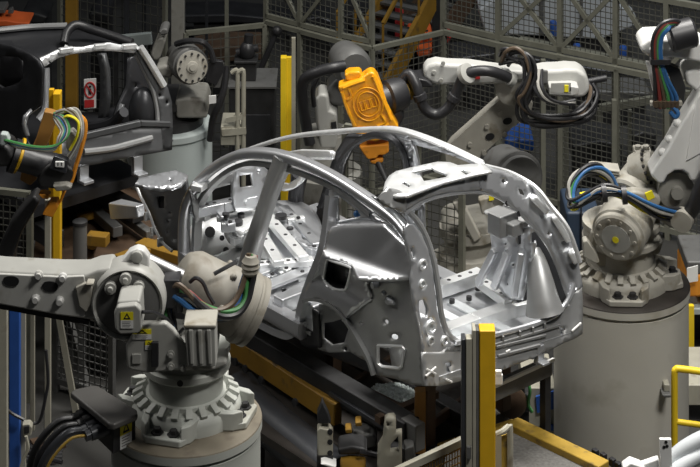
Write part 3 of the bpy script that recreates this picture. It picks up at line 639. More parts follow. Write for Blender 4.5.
# connector box on the left of the base
zb = PT+.24
top = [G(70, 392, zb), G(74, 388.5, zb), G(93, 384.5, zb), G(98, 385, zb), G(137, 409, zb), G(138, 414, zb), G(114, 424, zb), G(108, 423, zb)]
cb = MB().slab(top, (0, 0, -.05)).build('connector_box', 'box_grey', rb, bevel=.02)
b = MB(); b.slab([G(79, 391, zb-.05), G(95, 387, zb-.05), G(136, 412, zb-.05), G(113, 423, zb-.05)], (0, 0, -.22)); b.build('box_body', 'dark_iron', cb, bevel=.01)
e0 = G(113, 423.2, zb-.05); e1 = G(136, 412.2, zb-.05); ex = (e1-e0).normalized(); nn = V(ex.y, -ex.x, 0)
warn_label(cb, e0.lerp(e1, .55)+V(0, 0, -.115), .105, .19, ex, V(0, 0, 1), nn)
for i, (x, y) in enumerate(((100, 432), (96, 426), (104, 437), (91, 420))):
    Q = G(x, y-8, zb-.12); b = MB(); d = V(-.9, -.5, -.12).normalized()
    b.cyl(Q+d*-.1, Q+d*.10, .05, .045, 14); b.cyl(Q+d*.10, Q+d*.14, .036, seg=12); b.build('plug', ('duct_grey', 'dark_iron')[i % 2], cb, smooth=30)
    MB().tube([Q+d*.12, Q+d*.26+V(0, 0, .02), Q+d*.40+V(-.02, .02, -.12), Q+V(-.42, -.15, -.42), Q+V(-.45, -.05, -.9), Q+V(-.38, 0, -1.35)], (.03, .024, .010, .026)[i], 9).build('cable', ('duct_grey', 'black_rubber', 'yellow_worn', 'dark_iron')[i], cb)

# ------------------------------------------------------------------ right robot on its tall grey pedestal
D1 = 17.0
pc = W(621, 289, D1); PT1 = pc.z+.07
pedestal('robot_pedestal', 'tall dull grey round pedestal on the right, under the robot beside the open hatch', V(pc.x, pc.y, 0), .555, PT1, 'pedestal_grey', 'tray_dark')
bc = G(621, 280, PT1)
rr = thing('industrial_robot', 'dusty white robot on the tall grey pedestal at right, arm rising out of frame', 'robot', bc)
robot_base(bc, -93, rr, 'robot_dirty', 'dark_iron'); R1 = 'robot_dirty'; DB = bc.y
p0 = W(616, 239, DB-.44); p1 = W(636, 203, DB+.02); ax = p1-p0; L_ = ax.length
dr = MB().lathe(p0, ax, [(0, .185), (.015, .20), (.05, .205), (.06, .222), (.30, .222), (.31, .205), (L_, .20)], 48).build('axis_drum', R1, rr, smooth=35)
b = MB(); b.lathe(p0, -ax, [(-.01, .12), (.006, .12), (.006, .11)], 36); b.build('drum_cap', 'robot_paint', dr)
b = MB(); b.lathe(p0+(-ax).normalized()*.012, -ax, [(0, .028), (.004, .028)], 14); b.build('inspection_sticker', 'label_yellow', dr)
s_, u_ = frame_of(ax)
for k in range(10): a = 2*PI*k/10; Q = p0+(s_*math.cos(a)+u_*math.sin(a))*.16; MB().cyl(Q, Q-ax.normalized()*.012, .014, seg=8).build('bolt', R1, dr)
b = MB(); b.prism([(591, 214), (601, 206), (645, 200), (650, 222), (648, 258), (634, 268), (600, 268), (589, 256)], DB-.22, .42); b.build('turret', R1, rr, bevel=.03)
b = MB(); b.prism([(583, 237), (587, 235), (590, 240), (597, 252), (600, 262), (596, 264), (584, 256)], DB-.34, .1); b.build('turret_bracket', R1, rr, bevel=.01)
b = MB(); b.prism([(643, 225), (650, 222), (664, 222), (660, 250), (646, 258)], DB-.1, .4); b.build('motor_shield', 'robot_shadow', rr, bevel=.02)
q0 = W(627, 200, DB-.12); q1 = W(652, 170, DB+.18); ax = q1-q0; L_ = ax.length
b = MB(); b.lathe(q0, ax, [(0, .16), (.02, .18), (.26, .19), (.28, .17), (L_, .17)], 40); gb = b.build('shoulder_drum', R1, rr, smooth=35)
b = MB(); b.prism([(619, 190), (634, 176), (658, 183), (662, 192), (658, 208), (640, 214), (622, 204)], DB-.30, .3); sh = b.build('shoulder_cover', R1, rr, bevel=.05)
b = MB(); b.prism([(645, 193), (652, 190), (655, 197), (648, 201)], DB-.305, .02); b.build('inspection_sticker', 'label_yellow', sh)
b = MB(); b.prism([(592, 164), (597, 162), (622, 168), (620, 182), (594, 172)], DB-.05, .26)
for k in range(3): b.prism([(597, 166+3*k), (620, 171+3*k), (620, 172.4+3*k), (597, 167.4+3*k)], DB-.07, .05)
b.build('motor', R1, rr, bevel=.012)
b = MB(); rc = W(645, 168, DB-.02); ax = V(.75, -.3, .35); b.lathe(rc, ax, [(-.1, .13), (-.02, .15), (0, .155), (.03, .155), (.03, .12), (.1, .11)], 36); jr = b.build('joint_ring', R1, rr, smooth=35)
s_, u_ = frame_of(ax)
for k in range(16): a = 2*PI*k/16; Q = rc+ax.normalized()*.03+(s_*math.cos(a)+u_*math.sin(a))*.138; MB().cyl(Q, Q+ax.normalized()*.02, .013, seg=6).build('bolt', 'dark_iron', jr)
b = MB(); b.box(W(642, 152, DB+.05), (.14, .14, .07)); b.cyl(W(638, 149, DB+.02), W(638, 145, DB+.02), .03, seg=10); b.cyl(W(646, 149, DB+.02), W(646, 145, DB+.02), .03, seg=10); b.build('stop_block', R1, rr, bevel=.012)
arm = MB().prism([(650, 174), (655, 165), (668, 145), (681, 119), (700, 86), (716, 56), (748, 62), (742, 96), (722, 135), (706, 162), (696, 182), (690, 181), (688, 174), (683, 170), (675, 170), (668, 175), (664, 184), (658, 184)], DB-.34, .24).build('lower_arm', 'robot_white', rr, bevel=.03)
for x, y in ((669, 139), (677, 123), (662, 152)): MB().sphere(W(x, y, DB-.28), .035, seg=10, rings=6).build('bolt', 'robot_white', arm)
b = MB(); b.prism([(696, 100), (716, 64), (744, 68), (738, 94), (720, 128), (704, 152), (686, 162)], DB-.352, .03); b.build('arm_side_panel', 'robot_white', arm, bevel=.01)
b = MB(); b.lathe(W(676, 190, DB-.22), (0, -1, 0), [(-.1, .15), (.02, .15), (.03, .11), (.03, .05), (.08, .05)], 32); b.build('pivot_hub', 'robot_shadow', rr, smooth=35)
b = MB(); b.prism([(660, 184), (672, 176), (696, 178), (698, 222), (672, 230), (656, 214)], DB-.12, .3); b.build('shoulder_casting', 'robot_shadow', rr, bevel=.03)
b = MB(); b.lathe(W(684, 217, DB-.34), V(-.45, -1, -.1), [(0, .066), (0, .088), (.09, .088), (.09, .066)], 24); b.build('hose_ring', R1, rr, smooth=30)
low = [W(692, 219, DB-.3), W(676, 217, DB-.36), (W(658, 212, DB-.42)), W(642, 204, DB-.46), W(624, 195, DB-.47), W(604, 193, DB-.46), W(588, 199, DB-.45), W(575, 205, DB-.43), W(571, 199, DB-.39), W(574, 185, DB-.34), W(584, 174, DB-.28), W(598, 172, DB-.22), W(609, 179, DB-.18), W(615, 190, DB-.15)]
bundle(rr, low, ['blue_cable', 'green_cable', 'grey_cable', 'black_rubber', 'label_yellow', 'black_rubber', 'blue_cable', 'black_rubber', 'red_cable'], .015, 'cable', .055, 11)
for i in (5, 4): b = MB(); b.lathe(low[i]-V(.02, 0, 0), V(1, 0, .1), [(0, .075), (.04, .075)], 14); b.build('cable_tie', 'black_rubber', rr)
b = MB(); b.box(W(586, 196, DB-.42), (.09, .06, .05), .5); b.build('cable_tag', 'label_yellow', rr)
MB().tube([W(684, 220, DB-.3), W(694, 206, DB-.4), W(700, 190, DB-.45), W(712, 165, DB-.5), W(724, 130, DB-.5)], .06, 12).build('hose', 'black_rubber', rr)
# elbow and wrist of the same robot, above
b = MB(); b.prism([(640, 44), (642, 33), (648, 26), (660, 25), (678, 26), (700, 30), (716, 44), (714, 60), (700, 63), (676, 56), (660, 55), (648, 53)], DB-.30, .34); el = b.build('upper_arm', 'robot_white', rr, bevel=.05)
b = MB(); b.prism([(684, 62), (694, 55), (716, 54), (716, 92), (696, 92), (686, 82)], DB-.22, .3); b.build('elbow_joint', 'robot_white', rr, bevel=.04)
b = MB(); b.lathe(W(669, 38, DB-.42), V(1, .1, .22), [(0, .10), (.02, .12), (.20, .12), (.22, .10)], 28); b.build('motor', 'black_rubber', rr, smooth=35)
for x, y in ((652, 50), (661, 50), (672, 50), (684, 48)): MB().lathe(W(x, y, DB-.30), (0, -1, 0), [(0, .024), (.02, .024)], 10).build('bolt', 'robot_white', el)
b = MB(); b.prism([(647, 60), (664, 58), (680, 66), (686, 86), (684, 104), (676, 92), (668, 70), (652, 66)], DB-.26, .1); b.build('cable_bracket', 'dark_iron', rr, bevel=.01)
b = MB(); b.prism([(646, 60), (651, 60), (656, 84), (653, 92)], DB-.3, .05); b.build('bracket_plate', 'robot_white', rr, bevel=.006)
cols = ['black_rubber', 'red_cable', 'brown_cable', 'green_cable', 'blue_cable', 'blue_cable']
for i, m in enumerate(cols):
    MB().tube([W(684, 27+i*.5, DB-.36), W(676-i, 20.5+i, DB-.46), W(662+i*1.2, 24+i, DB-.5), W(653.5+i*1.6, 38, DB-.5), W(653+i*1.6, 58, DB-.48), W(655+i*2.4, 78, DB-.44), W(655+i*4.2, 96, DB-.40), W(656+i*4.0, 108, DB-.38)], .018, 7).build('cable', m, rr)
    MB().cyl(W(656+i*4.0, 100, DB-.395), W(656+i*4.0, 106, DB-.38), .026, seg=8).build('cable_connector', 'brown_cable', rr)
b = MB(); b.box(W(666, 103, DB-.36), (.26, .05, .03)); b.build('connector_bar', 'robot_dirty', rr)
MB().tube([W(672, 106, DB-.38), W(678, 113, DB-.40), W(675, 117, DB-.4), W(670, 112, DB-.4)], .018, 7).build('cable', 'blue_cable', rr)
b = MB(); b.box(W(660, 61, DB-.47), (.16, .07, .04)); b.build('cable_tie', 'black_rubber', rr)

# ------------------------------------------------------------------ conveyor under the car; colours here darkened for its shade
def gbeam(b, x0, y0, x1, y1, z, w, h):      # top edge given in the photo at height z
    b.beam(G(x0, y0, z)-V(0, 0, h/2), G(x1, y1, z)-V(0, 0, h/2), w, h); return b
def legs(name, m, par, spots, w=.12):
    for p in spots: MB().box((p.x, p.y, p.z/2), (w, w, p.z), .75).build(name, m, par)
cvy = thing('conveyor', 'long dark conveyor with a yellow side beam running under the silver car', 'conveyor', A.P(.8, .2, -1.5))
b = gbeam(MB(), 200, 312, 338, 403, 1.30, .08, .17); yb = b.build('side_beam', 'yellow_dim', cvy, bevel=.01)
for x, y in ((246, 358), (256, 365), (306, 398), (272, 376)):
    P = G(x-6, y-8, 1.30)-V(0, 0, .08)-A.p*.04; MB().cyl(P, P-A.p*.02, .03, seg=14).build('bolt', 'black_void', yb)
b = gbeam(MB(), 205, 300, 412, 420, 1.42, .16, .16); b.build('rail', 'dark_iron', cvy, bevel=.012)
b = gbeam(MB(), 330, 391, 392, 430, 1.34, .03, .03); b.build('slide_strip', 'duct_grey', cvy)
b = MB(); P = G(413, 420, 1.43); b.box(P-V(0, 0, .1), (.17, .10, .2), A.a.to_2d().angle_signed(V(1, 0, 0).to_2d())); b.build('rail_end_cap', 'machine_grey', cvy, bevel=.012)
b = MB(); b.beam(A.P(3.4, .85, -.30), A.P(.25, .85, -.30), .12, .12); b.build('rail', 'dark_iron', cvy, bevel=.012)
b = MB(); b.slab([A.P(3.3, -.3, -.5), A.P(-.15, -.3, -.5), A.P(-.15, 1.3, -.5), A.P(3.3, 1.3, -.5)], (0, 0, .06)); b.build('bed_plate', 'tray_dark', cvy)
for u in (3.0, 1.9, .8, .1):
    for v in (-.2, 1.2): MB().box(A.P(u, v, -1.0), (.14, .14, 1.0), .7).build('leg', 'dark_iron', cvy)
for u in (2.6, 1.6, .5):
    for v in (.5, 1.3):
        b = MB(); b.box(A.P(u, v, -.17), (.09, .09, .44), .7); b.box(A.P(u, v, .08), (.16, .12, .06), .7); b.cyl(A.P(u, v, .1), A.P(u, v, .21), .03, seg=10); b.build('car_support', 'rust_brown', cvy, bevel=.006)
b = MB(); b.beam(A.P(.42, .35, -.36), A.P(.42, .35, .10), .08, .08); b.build('support_post', 'orange_dim', cvy)
b = MB(); b.beam(A.P(.62, .1, -.12), A.P(.62, .7, -.12), .06, .05); b.build('support_bar', 'rust_brown', cvy)
for pts in (((288, 395), (316, 412)), ((318, 402), (336, 413))):
    pass
# tray of glass crumbs
tp = [G(352, 385, 1.22), G(402, 352, 1.22), G(482, 386, 1.22), G(432, 424, 1.22)]
tray = thing('drip_tray', 'brown dirty tray under the rear of the silver car holding broken glass', 'tray', (tp[0]+tp[2])/2)
b = MB(); b.slab(tp, (0, 0, -.04)); b.build('tray_plate', 'tray_dark', tray)
b = MB()
for i in range(4): b.beam(tp[i], tp[(i+1) % 4], .04, .07)
b.build('tray_rim', 'rust_brown', tray, bevel=.008)
b = MB(); rnd = random.Random(4)
for k in range(900):
    a = rnd.random()*2*PI; r = rnd.random()**.6
    x = 397+27*r*math.cos(a)+7*r*math.sin(a); y = 394+9*r*math.sin(a)
    P = G(x, y, 1.222); s = rnd.uniform(.008, .022)
    b.box(P+V(0, 0, s*.4), (s*1.6, s*1.2, s), rnd.random()*3, Matrix.Rotation(rnd.random()*3, 3, (rnd.random(), rnd.random(), rnd.random()+.1)))
o = b.build('glass_crumbs', 'glass_crumb', None, smooth=0); tag(o, 'pale green heap of broken glass crumbs lying on the brown tray', 'broken glass'); o['kind'] = 'stuff'
# duct and dark gear in front of the conveyor
d = thing('cable_duct', 'rounded grey cable duct running beside the yellow beam, lower centre', 'duct', G(290, 445, .6).xy.to_3d())
b = MB(); b.tube([G(240, 392, .95), G(264, 418, .95), G(318, 462, .95), G(340, 480, .95)], .17, 20, 4); b.build('duct_shell', 'duct_grey', d)
for x, y in ((256, 410), (310, 456)): P = G(x, y, .95); MB().box((P.x, P.y, .4), (.1, .1, .8), .7).build('leg', 'dark_iron', d)
b = MB(); b.slab([G(225, 385, .75), G(330, 470, .75), G(352, 470, .75), G(250, 385, .75)], (0, 0, -.05)); 
t = thing('walk_plate', 'dark metal floor plate between the left pedestal and the conveyor', 'plate', G(290, 430, .7).xy.to_3d()); b.build('plate', 'dark_iron', t)
for x, y in ((250, 400), (325, 462)): P = G(x, y, .75); MB().box((P.x, P.y, .35), (.08, .08, .7)).build('leg', 'dark_iron', t)
def fix_post(name, label, x, y, z, parts, cat='bracket', grp=None):
    P = G(x, y, z); t = thing(name, label, cat, (P.x, P.y, 0), grp); return t, P
# clamp units standing in the lower middle
t, P = fix_post('clamp_stand', 'light grey slotted clamp stand with a black pin on top, at lower centre', 325, 428, 1.5, 0, 'clamp')
D = P.y
b = MB(); b.prism([(317, 424), (320, 421), (330, 423), (333, 428), (333, 470), (318, 470)], D, .10); st = b.build('upright', 'frame_cream', t, bevel=.01)
for y in (432, 442, 453): MB().lathe(W(330, y, D), (0, -1, 0), [(-.01, .02), (.004, .02)], 10).build('bolt', 'black_void', st)
b = MB(); b.prism([(317, 412), (320, 404), (322, 396), (324, 402), (328, 412), (331, 424), (318, 424)], D+.02, .08); b.build('locating_pin', 'black_rubber', t, bevel=.008)
b = MB(); b.box((P.x, P.y+.05, .65), (.12, .12, 1.3)); b.build('post', 'dark_iron', t)
b = MB(); b.prism([(320, 459), (325, 457), (337, 465), (333, 469)], D-.1, .12); b.build('clamp_jaw', 'white_plain', t, bevel=.01)
t, P = fix_post('clamp_stand', 'cream triangular clamp bracket with a window cut out, right of the black conveyor rail end', 393, 425, 1.5, 0, 'clamp'); D = P.y-.1
b = MB()
b.sheet([(377, 470), (378, 448), (383, 440), (385, 420), (388, 418), (394, 417.5), (396, 420), (396, 434), (402, 433), (402, 470)], [[(391, 444), (398, 436), (399, 452), (390, 453)], circ(388, 425, 1.6, 1.6, 8)], lambda x, y: W(x, y, D), 6)
b.build('bracket_plate', 'frame_cream', t, thick=.07, toff=-1, smooth=30)
b = MB(); b.prism([(404, 440), (414, 436), (417, 470), (405, 470)], D+.15, .14); b.build('side_block', 'machine_grey', t, bevel=.01)
b = MB(); b.box((P.x, P.y+.06, .66), (.16, .10, 1.32)); b.build('post', 'dark_iron', t)
t, P = fix_post('valve_block', 'yellow and black valve block at the bottom edge, between the two clamp stands', 352, 455, 1.3, 0, 'machine part'); D = P.y
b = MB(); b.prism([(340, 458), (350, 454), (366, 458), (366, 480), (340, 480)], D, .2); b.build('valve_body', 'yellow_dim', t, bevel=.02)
b = MB(); b.prism([(338, 440), (352, 434), (366, 440), (368, 452), (350, 455), (338, 456)], D+.15, .2); b.build('actuator', 'dark_iron', t, bevel=.03)
b = MB(); b.prism([(352, 428), (372, 420), (378, 430), (376, 446), (366, 450), (354, 440)], D+.4, .2); b.build('cylinder_block', 'machine_grey', t, bevel=.02)
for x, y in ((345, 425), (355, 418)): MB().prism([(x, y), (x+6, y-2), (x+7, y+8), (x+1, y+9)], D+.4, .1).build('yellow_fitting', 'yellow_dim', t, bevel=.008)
b = MB(); b.box((P.x, P.y+.2, .5), (.3, .3, 1.0)); b.build('pillar', 'dark_iron', t)
b = MB(); b.tube([W(360, 452, D+.1), W(380, 456, D+.1), W(398, 462, D+.15), W(410, 468, D+.2)], .02, 7); b.build('cable', 'black_rubber', t)
# low guard rail joining the foreground post
D = 14.72
t = thing('low_guard_fence', 'low cream fence panel with wire mesh at the foot of the tall yellow post', 'fence', V(W(430, 460, D).x, D, 0))
a0 = W(396, 472, D-.1); a1 = W(466, 439, D+.05); MB().beam(a0, a1, .045, .05).build('top_rail', 'frame_cream', t)
b = MB()
for k in range(26): q = a0.lerp(a1, k/25); b.beam(q, q-V(0, 0, .6), .007, .007)
for k in range(1, 12): b.beam(a0-V(0, 0, .05*k), a1-V(0, 0, .05*k), .007, .007)
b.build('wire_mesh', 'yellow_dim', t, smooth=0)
for q in (a0, a1): MB().box((q.x, q.y, q.z/2), (.05, .05, q.z)).build('post', 'frame_cream', t)
# the tall yellow guard post in front of the car
D = 14.45
def zt(y, D): return HC-(y-HY)/F*D
t = thing('guard_post', 'tall yellow and cream post in front of the silver car, right of centre', 'post', V(W(480, 400, D).x, D, 0))
x = lambda px: W(px, 0, D).x
def vbox(px0, px1, y, D, dep): z = zt(y, D); b = MB(); b.box(((x(px0)+x(px1))/2, D+dep/2, z/2), (x(px1)-x(px0), dep, z)); return b
vbox(479.5, 495.5, 331, D, .12).build('yellow_channel', 'yellow_paint', t, bevel=.008)
vbox(476.2, 479.2, 330.5, D+.01, .10).build('channel_web', 'machine_grey', t, bevel=.004)
vbox(472.5, 476, 330.5, D-.005, .12).build('channel_flange', 'frame_cream', t, bevel=.004)
vbox(466, 472.3, 339, D, .08).build('cream_post', 'frame_cream', t, bevel=.006)
vbox(461.5, 465.8, 339.5, D+.01, .1).build('grey_post', 'duct_grey', t, bevel=.006)
b = MB(); b.box(W(469, 452, D-.01), (.03, .03, .08)); b.build('bracket', 'machine_grey', t)
# worn yellow rail with grey mat, lower right
zr = 1.15
rl = thing('work_platform', 'grey matted platform edged with a worn yellow beam, at bottom right of the yellow post', 'platform', G(560, 450, zr).xy.to_3d())
b = MB(); b.beam(G(512, 420, zr)-V(0, 0, .07), G(604, 464, zr)-V(0, 0, .07), .13, .15); b.build('edge_beam', 'yellow_worn', rl, bevel=.012)
b = MB(); b.beam(G(516, 419, zr)-V(0, 0, .07), G(440, 444, zr)-V(0, 0, .07), .09, .12); b.build('edge_beam', 'yellow_worn', rl, bevel=.012)
b = MB(); b.slab([G(514, 424, zr-.05), G(602, 466, zr-.05), G(600, 520, zr-.05), G(440, 520, zr-.05), G(446, 448, zr-.05)], (0, 0, -.05)); b.build('floor_mat', 'mat_grey', rl)
for xx, yy in ((514, 421), (602, 463), (446, 446), (530, 500)): P = G(xx, yy, zr); MB().box((P.x, P.y, .5), (.1, .1, 1.0)).build('leg', 'dark_iron', rl)
b = MB()
for xx, yy in ((586, 449), (594, 453), (603, 458), (609, 462)): b.box(G(xx, yy, zr)+V(.07, 0, -.03), (.04, .05, .06), .6); 
b.build('clip_row', 'black_rubber', rl, bevel=.008)
t = thing('gate_frame', 'small cream gate frame just right of the foot of the yellow post', 'gate', V(W(503, 450, 14.6).x, 14.6, 0))
b = MB(); b.tube([W(497, 434, 14.6), W(503, 431, 14.6), W(508, 427, 14.65), W(510, 430, 14.65), W(510, 480, 14.65)], .022, 8, 3); b.build('frame_tube', 'frame_cream', t)
b = MB(); b.beam(W(498.5, 434, 14.6), W(498.5, 480, 14.6), .04, .04); b.build('stile', 'frame_cream', t)
b = MB(); b.prism([(500, 436), (508, 433), (508, 480), (500, 480)], 14.66, .01); b.build('infill', 'yellow_worn', t)
b = MB(); z = zt(480, 14.65); b.box((W(504, 0, 14.65).x, 14.66, z/2), (.06, .04, z)); b.build('foot', 'frame_cream', t)
# things behind and under the tail of the car
t, P = fix_post('motor_unit', 'black motor with cables behind the yellow post, under the rear of the silver car', 520, 415, 1.1, 0, 'motor'); D = P.y+.3
b = MB(); b.prism([(505, 388), (510, 380), (518, 378), (521, 370), (525, 372), (525, 381), (530, 385), (531, 412), (512, 414)], D, .25); b.build('motor_body', 'black_rubber', t, bevel=.02)
b = MB(); b.lathe(W(513, 404, D-.1), V(.3, -1, .1), [(-.2, .12), (0, .12), (.02, .09)], 20); b.build('gear_cover', 'rust_brown', t)
b = MB(); b.tube([W(528, 380, D-.05), W(530, 392, D-.08), W(528, 404, D-.06), W(532, 412, D-.05)], .014, 6); b.build('cable', 'green_cable', t)
z = zt(413, D); MB().box((P.x, D+.12, z/2), (.2, .18, z)).build('stand', 'dark_iron', t)
D = 17.1
t = thing('tool_cabinet', 'pale cabinet with a blue door beside the grey pedestal, under the car tail', 'cabinet', V(W(543, 400, D).x, D, 0))
b = MB(); z = zt(388, D); b.box((W(540, 0, D).x, D+.3, z/2), (.26, .6, z)); b.build('cabinet_body', 'frame_cream', t, bevel=.01)
b = MB(); b.prism([(536, 396), (554, 390), (554, 409), (537, 413)], D-.03, .02); b.build('door', 'blue_paint', t)
b = MB(); b.prism([(540, 424), (555, 424), (555, 431), (545, 430)], D-.03, .02); b.build('lower_door', 'blue_paint', t)
t = thing('lift_bar', 'grey cross beam with a white edge strip below the tail of the silver car', 'beam', A.P(-.15, .9, -1.5))
b = MB(); b.beam(A.P(.10, .62, .06), A.P(.10, 1.40, .06), .08, .12); b.build('beam', 'machine_grey', t, bevel=.01)
b = MB(); b.beam(A.P(.05, .62, .13), A.P(.05, 1.40, .13), .02, .025); b.build('edge_strip', 'white_plain', t)
for v in (.7, 1.36): MB().box(A.P(.10, v, -.75), (.06, .06, 1.5), .7).build('leg', 'dark_iron', t)
b = MB(); b.box(W(498.5, 379, 14.75), (.06, .03, .07)); b.box(W(498.5, 373, 14.75), (.045, .03, .04)); b.build('latch', 'white_plain', t, bevel=.004)

# ------------------------------------------------------------------ right edge: handrail, shelf things, car part on a fixture
D = 15.6
t = thing('handrail', 'yellow tubular handrail in front of the grey pedestal at the right edge', 'handrail', V(W(690, 400, D).x, D, 0))
tb = lambda pts, r, m, n: MB().tube(pts, r, 10, 4).build(n, m, t)
zf = W(674, 460, D).z
MB().tube([V(W(674.5, 0, D).x, D, 0), W(674.5, 400, D), W(674.5, 374, D), W(676, 369.5, D), W(681, 369, D), W(715, 373.5, D)], .026, 12, 4).build('top_rail', 'yellow_clean', t)
MB().tube([W(674.5, 421.5, D), W(715, 427, D)], .022, 10).build('mid_rail', 'yellow_clean', t)
MB().tube([W(715, 373.5, D), V(W(715, 0, D).x, D, 0)], .026, 10).build('post', 'yellow_clean', t)
D = 16.45
t = thing('sensor_bracket', 'small rusty white bracket fixed to the side of the grey pedestal near the handrail', 'bracket', V(W(667, 398, D).x, D+.1, zt(399, D)))
b = MB(); b.prism([(664, 377), (670, 378), (670, 392), (664, 392)], D, .12); b.build('sensor', 'frame_cream', t, bevel=.008)
b = MB(); b.prism([(662, 391), (671, 391), (671, 398), (663, 398)], D-.05, .16); b.build('bracket', 'machine_grey', t, bevel=.008)
D = 13.9
t = thing('gripper_tool', 'white gripper frame with a curved tube at the bottom right corner', 'gripper', V(W(665, 460, D).x, D, 0))
b = MB(); b.prism([(659.5, 437), (671.5, 437), (672, 454), (674, 490), (662, 490)], D, .03); pl = b.build('plate', 'white_plain', t, bevel=.006)
for xx, yy in ((666, 442), (667, 446), (664, 447)): MB().lathe(W(xx, yy, D), (0, -1, 0), [(-.01, .011), (.003, .011)], 8).build('bolt', 'black_void', pl)
b = MB(); b.tube([W(670, 462, D+.1), W(683, 450, D+.1), W(700, 440, D+.12), W(725, 430, D+.15)], .055, 14, 4); b.build('curved_tube', 'sheet_pale', t)
b = MB(); b.tube([W(672, 474, D-.0), W(690, 461, D+.05), W(712, 450, D+.1)], .05, 12, 4); b.build('curved_tube', 'sheet_pale', t)
b = MB(); b.prism([(623, 463), (631, 455), (641, 460), (646, 465), (646, 485), (624, 485)], D-.02, .1); b.prism([(640, 462), (659, 454), (660, 466), (646, 480)], D+.03, .06); b.build('clamp_block', 'white_plain', t, bevel=.012)
b = MB(); z = zt(484, D); b.box((W(665, 0, D).x, D+.06, z/2), (.10, .08, z)); b.build('post', 'machine_grey', t)
b = MB(); b.beam(W(634, 483, D+.03), W(668, 483, D+.03), .05, .05); b.build('cross_tube', 'machine_grey', t)
D = 19.0
t = thing('parts_trolley', 'orange and grey parts trolley with a paper sign behind the grey pedestal at right edge', 'trolley', V(W(700, 300, D).x, D, 0))
z0 = zt(296, D)
b = MB(); b.box((W(712, 0, D).x, D+.3, zt(286, D)), (.46, .6, .22)); b.build('orange_bin', 'orange_paint', t, bevel=.03)
b = MB(); b.box((W(712, 0, D).x, D+.3, zt(268, D)), (.46, .6, .12)); b.build('grey_bin', 'machine_grey', t, bevel=.02)
b = MB(); b.prism([(687, 268), (698, 265), (698, 281), (687, 283)], D-.06, .01); b.build('paper_sign', 'white_plain', t)
b = MB(); b.box((W(712, 0, D).x, D+.3, zt(312, D)), (.5, .6, .06)); b.build('shelf', 'pedestal_back', t, bevel=.01)
for px in (691,): b = MB(); z = zt(300, D); b.box((W(px, 0, D-.1).x, D-.1, z/2), (.05, .05, z)); b.build('corner_post', 'yellow_clean', t)
b = MB(); z = zt(312, D); b.box((W(712, 0, D).x, D+.5, z/2), (.4, .05, z)); b.build('back_panel', 'dark_iron', t)
D = 17.9
t = thing('low_cabinet', 'low pale cabinet behind the yellow handrail at the right edge', 'cabinet', V(W(705, 420, D).x, D, 0))
b = MB(); z = zt(385, D); b.box((W(712, 0, D).x, D+.35, z-.09), (.6, .7, .18)); b.build('worktop', 'frame_cream', t, bevel=.01)
b = MB(); b.box((W(712, 0, D).x, D+.4, z/2-.1), (.52, .6, z-.2)); b.build('cabinet_body', 'dark_iron', t)

# ------------------------------------------------------------------ centre robot behind the car, holding the yellow tool
D2 = 19.6
cr = thing('industrial_robot', 'white robot behind the silver car with black hoses, holding the yellow tool', 'robot', V(W(468, 262, D2-.6).x, D2-.6, 0))
b = MB(); c = W(468, 262, D2-.6); z = c.z; b.lathe((c.x, c.y, 0), (0, 0, 1), [(0, .36), (z-.05, .36), (z-.04, .40), (z, .40)], 40); b.build('pedestal_base', 'robot_dirty', cr, smooth=35)
b = MB(); b.lathe((c.x, c.y, z), (0, 0, 1), [(0, .30), (.1, .28), (.12, .22), (.25, .22), (.26, .27), (.34, .27)], 36); b.build('turret_ring', 'robot_dirty', cr, smooth=35)
b = MB(); b.prism([(442, 215), (452, 200), (470, 206), (486, 200), (492, 222), (482, 244), (452, 246), (444, 234)], D2-.8, .5); b.build('turret', 'robot_dirty', cr, bevel=.05)
b = MB(); b.prism([(452, 200), (462, 196), (482, 238), (474, 244)], D2-.9, .08); b.prism([(478, 196), (492, 192), (494, 212), (482, 216)], D2-.9, .1); b.build('side_plate', 'robot_dirty', cr, bevel=.02)
b = MB(); b.prism([(489, 193), (494, 192), (494, 200), (489, 201)], D2-.915, .012); b.build('sticker', 'label_yellow', cr)
b = MB(); b.lathe(W(517, 178, D2-.3), V(.35, -1, .1), [(-.35, .22), (-.02, .23), (0, .25), (.03, .25), (.04, .22), (.08, .21)], 40); b.build('axis_drum', 'machine_grey', cr, smooth=35)
b = MB(); b.prism([(470, 214), (500, 190), (522, 196), (520, 222), (490, 240), (470, 236)], D2-.35, .3); b.build('shoulder', 'robot_dirty', cr, bevel=.05)
arm = MB()
arm.sheet([(445, 152), (452, 142), (470, 126), (498, 101), (510, 90), (522, 92), (533, 104), (530, 116), (512, 128), (490, 148), (476, 161), (462, 178), (448, 176)], [], lambda x, y: W(x, y, D2-.55), 10)
arm = arm.build('lower_arm', 'robot_dirty', cr, thick=.14, toff=-1, bevel=.03)
for cx, cy in ((490, 136.5), (507.5, 121)):
    o = [(cx+q*.82+p*.5, cy-q*.6+p*.5) for q, p in [(4.6*math.cos(t), 5.2*math.sin(t)) for t in [2*PI*k/16 for k in range(16)]]]
    MB().prism(o, D2-.562, .02).build('dark_oval', 'black_void', arm)
for xx, yy in ((470, 144), (487, 126), (500, 112), (484, 152), (505, 134), (520, 120)): MB().lathe(W(xx, yy, D2-.55), (0, -1, 0), [(0, .022), (.03, .022)], 10).build('bolt', 'robot_dirty', arm)
b = MB(); b.prism([(424, 76), (423, 65), (428, 58), (436, 55), (448, 57), (470, 58), (490, 62), (508, 65), (527, 66), (528, 80), (512, 84), (480, 86), (452, 86), (438, 86), (430, 82)], D2-.75, .2); fa = b.build('upper_arm', 'robot_pale', cr, bevel=.06)
for xx, yy in ((443, 63), (441, 80), (434, 72)): MB().lathe(W(xx, yy, D2-.75), (0, -1, 0), [(0, .02), (.02, .02)], 8).build('bolt', 'robot_paint', fa)
b = MB(); b.prism([(464, 72), (480, 72), (480, 79), (464, 80)], D2-.76, .02); b.build('maker_plate', 'red_paint', fa)
